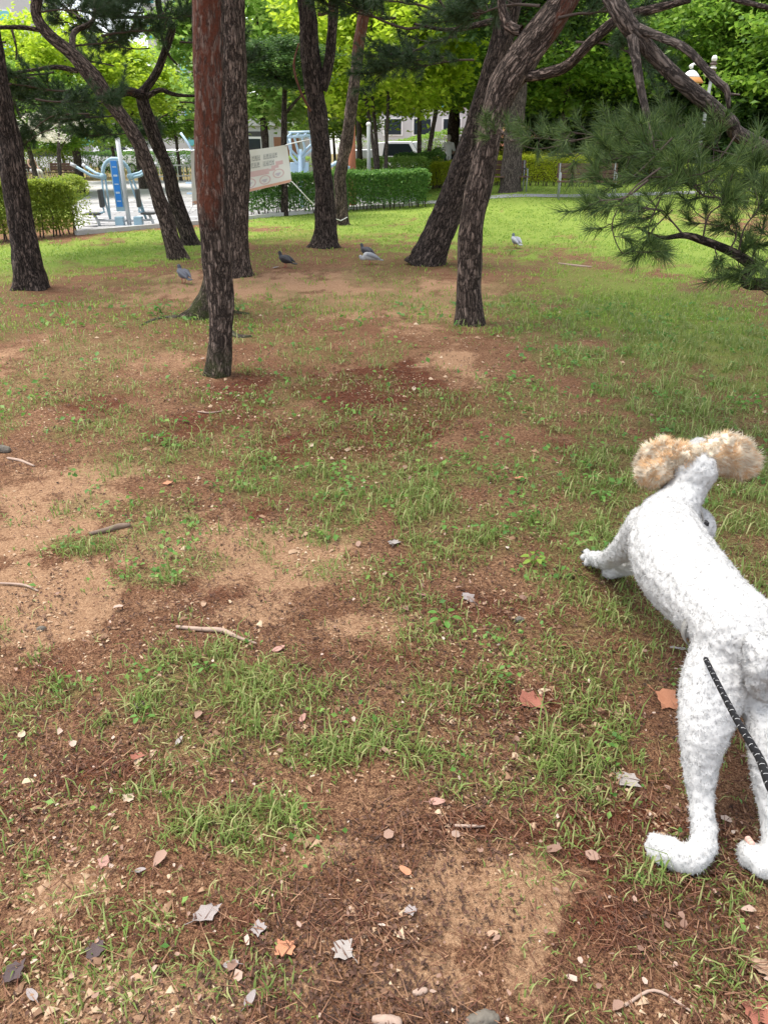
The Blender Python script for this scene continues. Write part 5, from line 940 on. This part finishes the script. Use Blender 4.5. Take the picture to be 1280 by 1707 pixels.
# ================================================================== LITTER ON THE GROUND
def leafcol(name, c): simple(name, c, .75, .3, 60, .3)
for n_, c in dict(dl_pink=(.36, .20, .16), dl_orange=(.40, .17, .09), dl_red=(.24, .085, .055), dl_grey=(.25, .215, .205), dl_cream=(.42, .33, .24), dl_plum=(.06, .04, .04), dl_white=(.27, .24, .22), dl_tan=(.34, .22, .145)).items(): leafcol(n_, c)
def leaf_mesh(kind, seed):
    g = random.Random(seed); out = []
    if kind == 'oval': out = [(math.cos(a) * .5, math.sin(a) * .24 * (1 - .25 * math.cos(a))) for a in np.linspace(0, 2 * math.pi, 12, endpoint=False)]
    else:
        for k in range(16): a = 2 * math.pi * k / 16; r = .5 if k % 4 == 0 else (.36 if k % 2 else .42); r *= .8 + .35 * g.random(); out.append((math.cos(a) * r * (1.1 + .1 * g.random()), math.sin(a) * r * (.85 + .2 * g.random())))
    z = lambda x, y: .10 * x * x * 2 + .22 * abs(y) + .03 * math.sin(9 * x + 5 * y + seed); v = [(0, 0, .015)] + [(x * .5, y * .5, z(x * .5, y * .5)) for x, y in out] + [(x, y, z(x, y)) for x, y in out]; n = len(out)
    f = [(0, 1 + i, 1 + (i + 1) % n) for i in range(n)] + [(1 + i, 1 + n + i, 1 + n + (i + 1) % n, 1 + (i + 1) % n) for i in range(n)]
    mb = MB(); mb.v = v; mb.f = f; mb.tube([(-.5, 0, .04), (-.7, .03, .05), (-.82, .08, .04)], [.02, .014, .01], 5); return mb.mesh('fallen_leaf', M['dl_tan'], True)
LM = {('oval', k): leaf_mesh('oval', k) for k in range(2)}; LM.update({('lobed', k): leaf_mesh('lobed', k) for k in range(2)})
def fallen(px, py, size, col, kind, label, rz=None):
    p = G(px, py); o = add('fallen_leaf', LM[(kind, random.randrange(2))], None, p + np.array([0, 0, .008])); s = size * mpp(p) * .85
    o.scale = (s, s, s * random.uniform(.7, 1.3)); o.rotation_euler = (random.uniform(-.25, .25), random.uniform(-.25, .25), R(random.uniform(0, 360) if rz is None else rz)); o.material_slots[0].link = 'OBJECT'; o.material_slots[0].material = M[col]
    return tag(o, label, 'leaf', 'dry leaves fallen on the soil')
for a in [(475, 1585, 46, 'dl_orange', 'lobed', 'large salmon lobed leaf near the bottom left of centre'), (572, 1588, 52, 'dl_white', 'lobed', 'pale grey pointed leaf right of the salmon leaf'), (728, 1340, 34, 'dl_pink', 'oval', 'pink oval leaf at the top edge of the sandy patch'), (675, 1455, 28, 'dl_orange', 'oval', 'small orange leaf on the sandy patch near the bottom'),
    (703, 995, 22, 'dl_pink', 'oval', 'pale pink leaf left of the bright weed'), (780, 1000, 34, 'dl_grey', 'lobed', 'grey pink leaf right of the pale pink one'), (885, 1172, 56, 'dl_red', 'lobed', 'rust red lobed leaf left of the dog leg'), (1112, 1172, 58, 'dl_orange', 'lobed', 'bright orange curled leaf touching the dog thigh'),
    (1030, 1193, 34, 'dl_tan', 'oval', 'tan leaf below the orange curled leaf'), (345, 1528, 54, 'dl_grey', 'lobed', 'big grey crumpled leaf below the left grass tuft'), (215, 1335, 26, 'dl_cream', 'lobed', 'cream leaf square among grass at lower left'), (235, 1455, 24, 'dl_grey', 'oval', 'small grey leaf on bare soil at lower left'),
    (160, 1588, 44, 'dl_plum', 'lobed', 'dark plum leaf on sandy soil at lower left'), (25, 1625, 46, 'dl_plum', 'lobed', 'dark plum leaf by the left edge near the bottom'), (386, 1612, 34, 'dl_grey', 'oval', 'grey purple leaf below the big grey leaf'), (432, 1552, 34, 'dl_grey', 'lobed', 'grey leaf left of the salmon lobed leaf'),
    (685, 1522, 28, 'dl_grey', 'lobed', 'grey curled leaf under the sandy patch'), (505, 1200, 22, 'dl_pink', 'oval', 'small pink leaf in the middle grass'), (340, 1010, 22, 'dl_tan', 'oval', 'tan bark flake leaf above the long pale twig'), (280, 808, 18, 'dl_orange', 'lobed', 'small orange leaf in thin grass at mid left'),
    (38, 1228, 28, 'dl_cream', 'oval', 'cream oval leaf at the left edge of the grass'), (230, 1265, 30, 'dl_red', 'lobed', 'reddish leaf below the left grass patch'), (55, 1662, 34, 'dl_grey', 'oval', 'grey leaf in the bottom left corner'), (418, 1668, 34, 'dl_grey', 'oval', 'slim grey leaf at the bottom left of centre'), (935, 1080, 22, 'dl_red', 'oval', 'small red leaf left of the dog flank'),
    (1262, 1690, 66, 'dl_red', 'lobed', 'brick red leaf in the bottom right corner'), (1268, 1618, 50, 'dl_tan', 'lobed', 'sandy tan leaf at the right edge near the bottom'), (232, 1180, 34, 'dl_plum', 'oval', 'dark brown leaf inside the left grass patch'), (300, 1238, 22, 'dl_white', 'oval', 'whitish flake right of the reddish leaf'), (656, 908, 28, 'dl_white', 'lobed', 'white scrap in the central grass patch'), (868, 800, 26, 'dl_orange', 'oval', 'orange leaf in the grass left of the dog head'),
    (1045, 1305, 50, 'dl_white', 'lobed', 'white feathery scrap left of the dog lower leg'), (1128, 1085, 30, 'dl_white', 'oval', 'pale scrap in grass under the dog belly'), (465, 1085, 30, 'dl_pink', 'oval', 'pink leaf at the end of the pale twig'), (175, 1440, 26, 'dl_pink', 'lobed', 'pink leaf on needles at lower left'), (820, 1560, 24, 'dl_tan', 'oval', 'tan leaf right of centre near the bottom'), (520, 745, 16, 'dl_cream', 'oval', 'cream flake on the red needle patch'), (690, 650, 16, 'dl_cream', 'oval', 'cream flake by the bare dirt patch'), (460, 447, 14, 'dl_white', 'lobed', 'white scrap left of the black pigeon')]: fallen(*a)
def flakes():
    g = np.random.default_rng(91); x, y = sample(1700, .6, 6.5, 42, g); c = cover(x, y); k = g.uniform(size=len(x)) < .75 - .5 * c[0]; x, y = x[k], y[k]; m = len(x); P = np.stack([x, y, hgt(x, y) + .012], 1); A = np.linspace(0, 2 * np.pi, 7, endpoint=False)
    sz = .0045 * np.exp(g.normal(0, .5, (m, 1))) * (1 + .08 * y[:, None]); rr = sz * g.uniform(.6, 1.2, (m, 7)); az = g.uniform(0, 6.28, (m, 1)); asp = g.uniform(.4, .9, (m, 1)); ux, uy = np.cos(A)[None] * rr, np.sin(A)[None] * rr * asp; tl = g.normal(size=(m, 2)) * .25
    X = ux * np.cos(az) - uy * np.sin(az); Y_ = ux * np.sin(az) + uy * np.cos(az); Z = X * tl[:, :1] + Y_ * tl[:, 1:] + np.abs(uy) * .5; V = np.concatenate([P[:, None, :], np.stack([X + P[:, :1], Y_ + P[:, 1:2], Z + P[:, 2:]], -1)], 1).reshape(-1, 3)
    i = np.arange(m)[:, None] * 8; T = np.vstack([i + [0, 1 + q, 1 + (q + 1) % 7] for q in range(7)]); leafmat('flake', (.16, .09, .065), (.38, .25, .19), .1, (.60, .50, .42), .75)
    o = add('leaf_litter', mesh_np('leaf_litter', V, T, M['flake'])); tag(o, 'small dry leaf flakes scattered over the soil', 'leaf litter', kind='stuff')
flakes()
def twig_thing(pix, r, mat, label, name='twig'):
    P = [G(*p) + np.array([0, 0, .008]) for p in pix]; b = P[0]; o = wood(name, P, r, M[mat], None, .012, 9, 0, .16, (50, 60), 0, 4, 0, b); o.location = [float(v) for v in b]; return tag(o, label, 'twig', 'twigs on the soil')
twig_thing([(295, 1048), (335, 1052), (370, 1054), (398, 1066), (428, 1076)], [.006, .008, .009, .006, .003], 'twig_pale', 'long pale curved twig on soil left of centre')
twig_thing([(150, 893), (180, 886), (200, 880), (218, 878)], [.009, .013, .014, .01], 'soil_twig', 'short dark stick on bare soil at left')
twig_thing([(14, 766), (35, 770), (58, 779)], [.007, .008, .005], 'twig_pale', 'pale twig at the left edge by the stone')
twig_thing([(0, 975), (40, 978), (65, 988)], [.004, .005, .003], 'twig_pale', 'thin pale twig at left on the sandy patch')
twig_thing([(755, 1380), (780, 1381), (808, 1381)], [.0035, .004, .0025], 'twig_pale', 'thin straight twig at the top of the sandy patch')
twig_thing([(1040, 1680), (1090, 1655), (1150, 1690)], [.003, .003, .002], 'twig_pale', 'thin bent twig near the bottom right')
twig_thing([(930, 440), (960, 444), (985, 446)], [.012, .016, .01], 'twig_pale', 'grey stick on the lawn behind the dog')
twig_thing([(330, 688), (350, 690), (372, 687)], [.004, .005, .003], 'twig_pale', 'pale twig under the red barked pine')
def rock(px, py, sx, sy, sz, mat, label, seed=0, name='stone'):
    p = G(px, py); m = mpp(p); o = organic(name, [[((-sx * m * .5, 0, sz * m * .3), sz * m * .55), ((0, 0, sz * m * .35), sz * m * .7), ((sx * m * .5, 0, sz * m * .3), sz * m * .55)]], M[mat], None, sx * m * .07, 1); lump(o, sz * m * .1, 1 / (sx * m * .25), seed); o.location = [float(v) for v in p]; o.rotation_euler[2] = random.uniform(-.3, .3); return tag(o, label, name, None)
rock(805, 1703, 34, 20, 20, 'stone', 'grey rounded stone at the bottom edge', 3); rock(645, 1704, 38, 20, 14, 'twig_pale', 'pinkish lump of bark at the bottom edge left of the stone', 5, 'bark_chunk'); rock(6, 752, 16, 10, 10, 'stone', 'grey stone at the left edge of the picture', 7); rock(70, 1050, 8, 6, 7, 'stone', 'small dark stone on the left sandy patch', 9)
rock(865, 1035, 8, 6, 8, 'stone', 'small dark pebble right of the bright weed', 11); rock(700, 1655, 18, 12, 9, 'twig_pale', 'small pale bark chip beside the bottom stone', 13, 'bark_chunk')
def weed(px, py, h, n, label, lw=.03, mat='weed'):
    p = G(px, py); t = empty('weed_plant', p, label, 'weed', 'single weeds on the soil'); g = np.random.default_rng(int(px)); segs = []
    for k in range(n):
        a = 2 * math.pi * k / n + g.uniform(-.4, .4); hh = h * g.uniform(.6, 1.1); d = np.array([math.cos(a), math.sin(a), 0]); top = d * hh * .6 + [0, 0, hh]; segs.append(([np.zeros(3), d * hh * .2 + [0, 0, hh * .6], top], .0018, .0012))
        out = [(math.cos(q) * .5 + .5, math.sin(q) * .32) for q in np.linspace(0, 2 * math.pi, 10, endpoint=False)]; sd = np.array([-d[1], d[0], 0]); c = top + d * lw * .5 + [0, 0, -.002]
        mb = MB(); mb.v = [tuple(c)] + [tuple(top + d * x * lw + sd * y * lw + np.array([0, 0, .25 * abs(y) * lw - .2 * x * x * lw])) for x, y in out]; mb.f = [(0, 1 + i, 1 + (i + 1) % 10) for i in range(10)]; mb.build('leaf', M[mat], t, True)
    V, T = sticks(segs); add('stalks', mesh_np('stalks', V, T, M[mat]), t)
weed(740, 1045, .045, 5, 'bright green broad leaved weed right of centre', .032); weed(888, 945, .05, 9, 'yellow green leafy weed left of the dog', .03, 'grass_lawn'); weed(743, 890, .06, 3, 'single upright green leaf weed in the central grass', .03); weed(240, 1205, .04, 4, 'small round leaved weed in the left grass', .02); weed(1000, 835, .05, 7, 'leafy weed in grass left of the dog head', .03)
weed(985, 800, .05, 6, 'pale green weed left of the dog ear', .028); weed(345, 1120, .03, 4, 'tiny bright weed above the left grass patch', .02); weed(270, 524, .12, 12, 'blue green plant at the roots of the mossy pine', .06, 'hedge_green'); weed(398, 522, .1, 10, 'blue green plant right of the red barked pine', .06, 'hedge_green'); weed(850, 425, .08, 9, 'grass like weed beside the forked pine', .05)
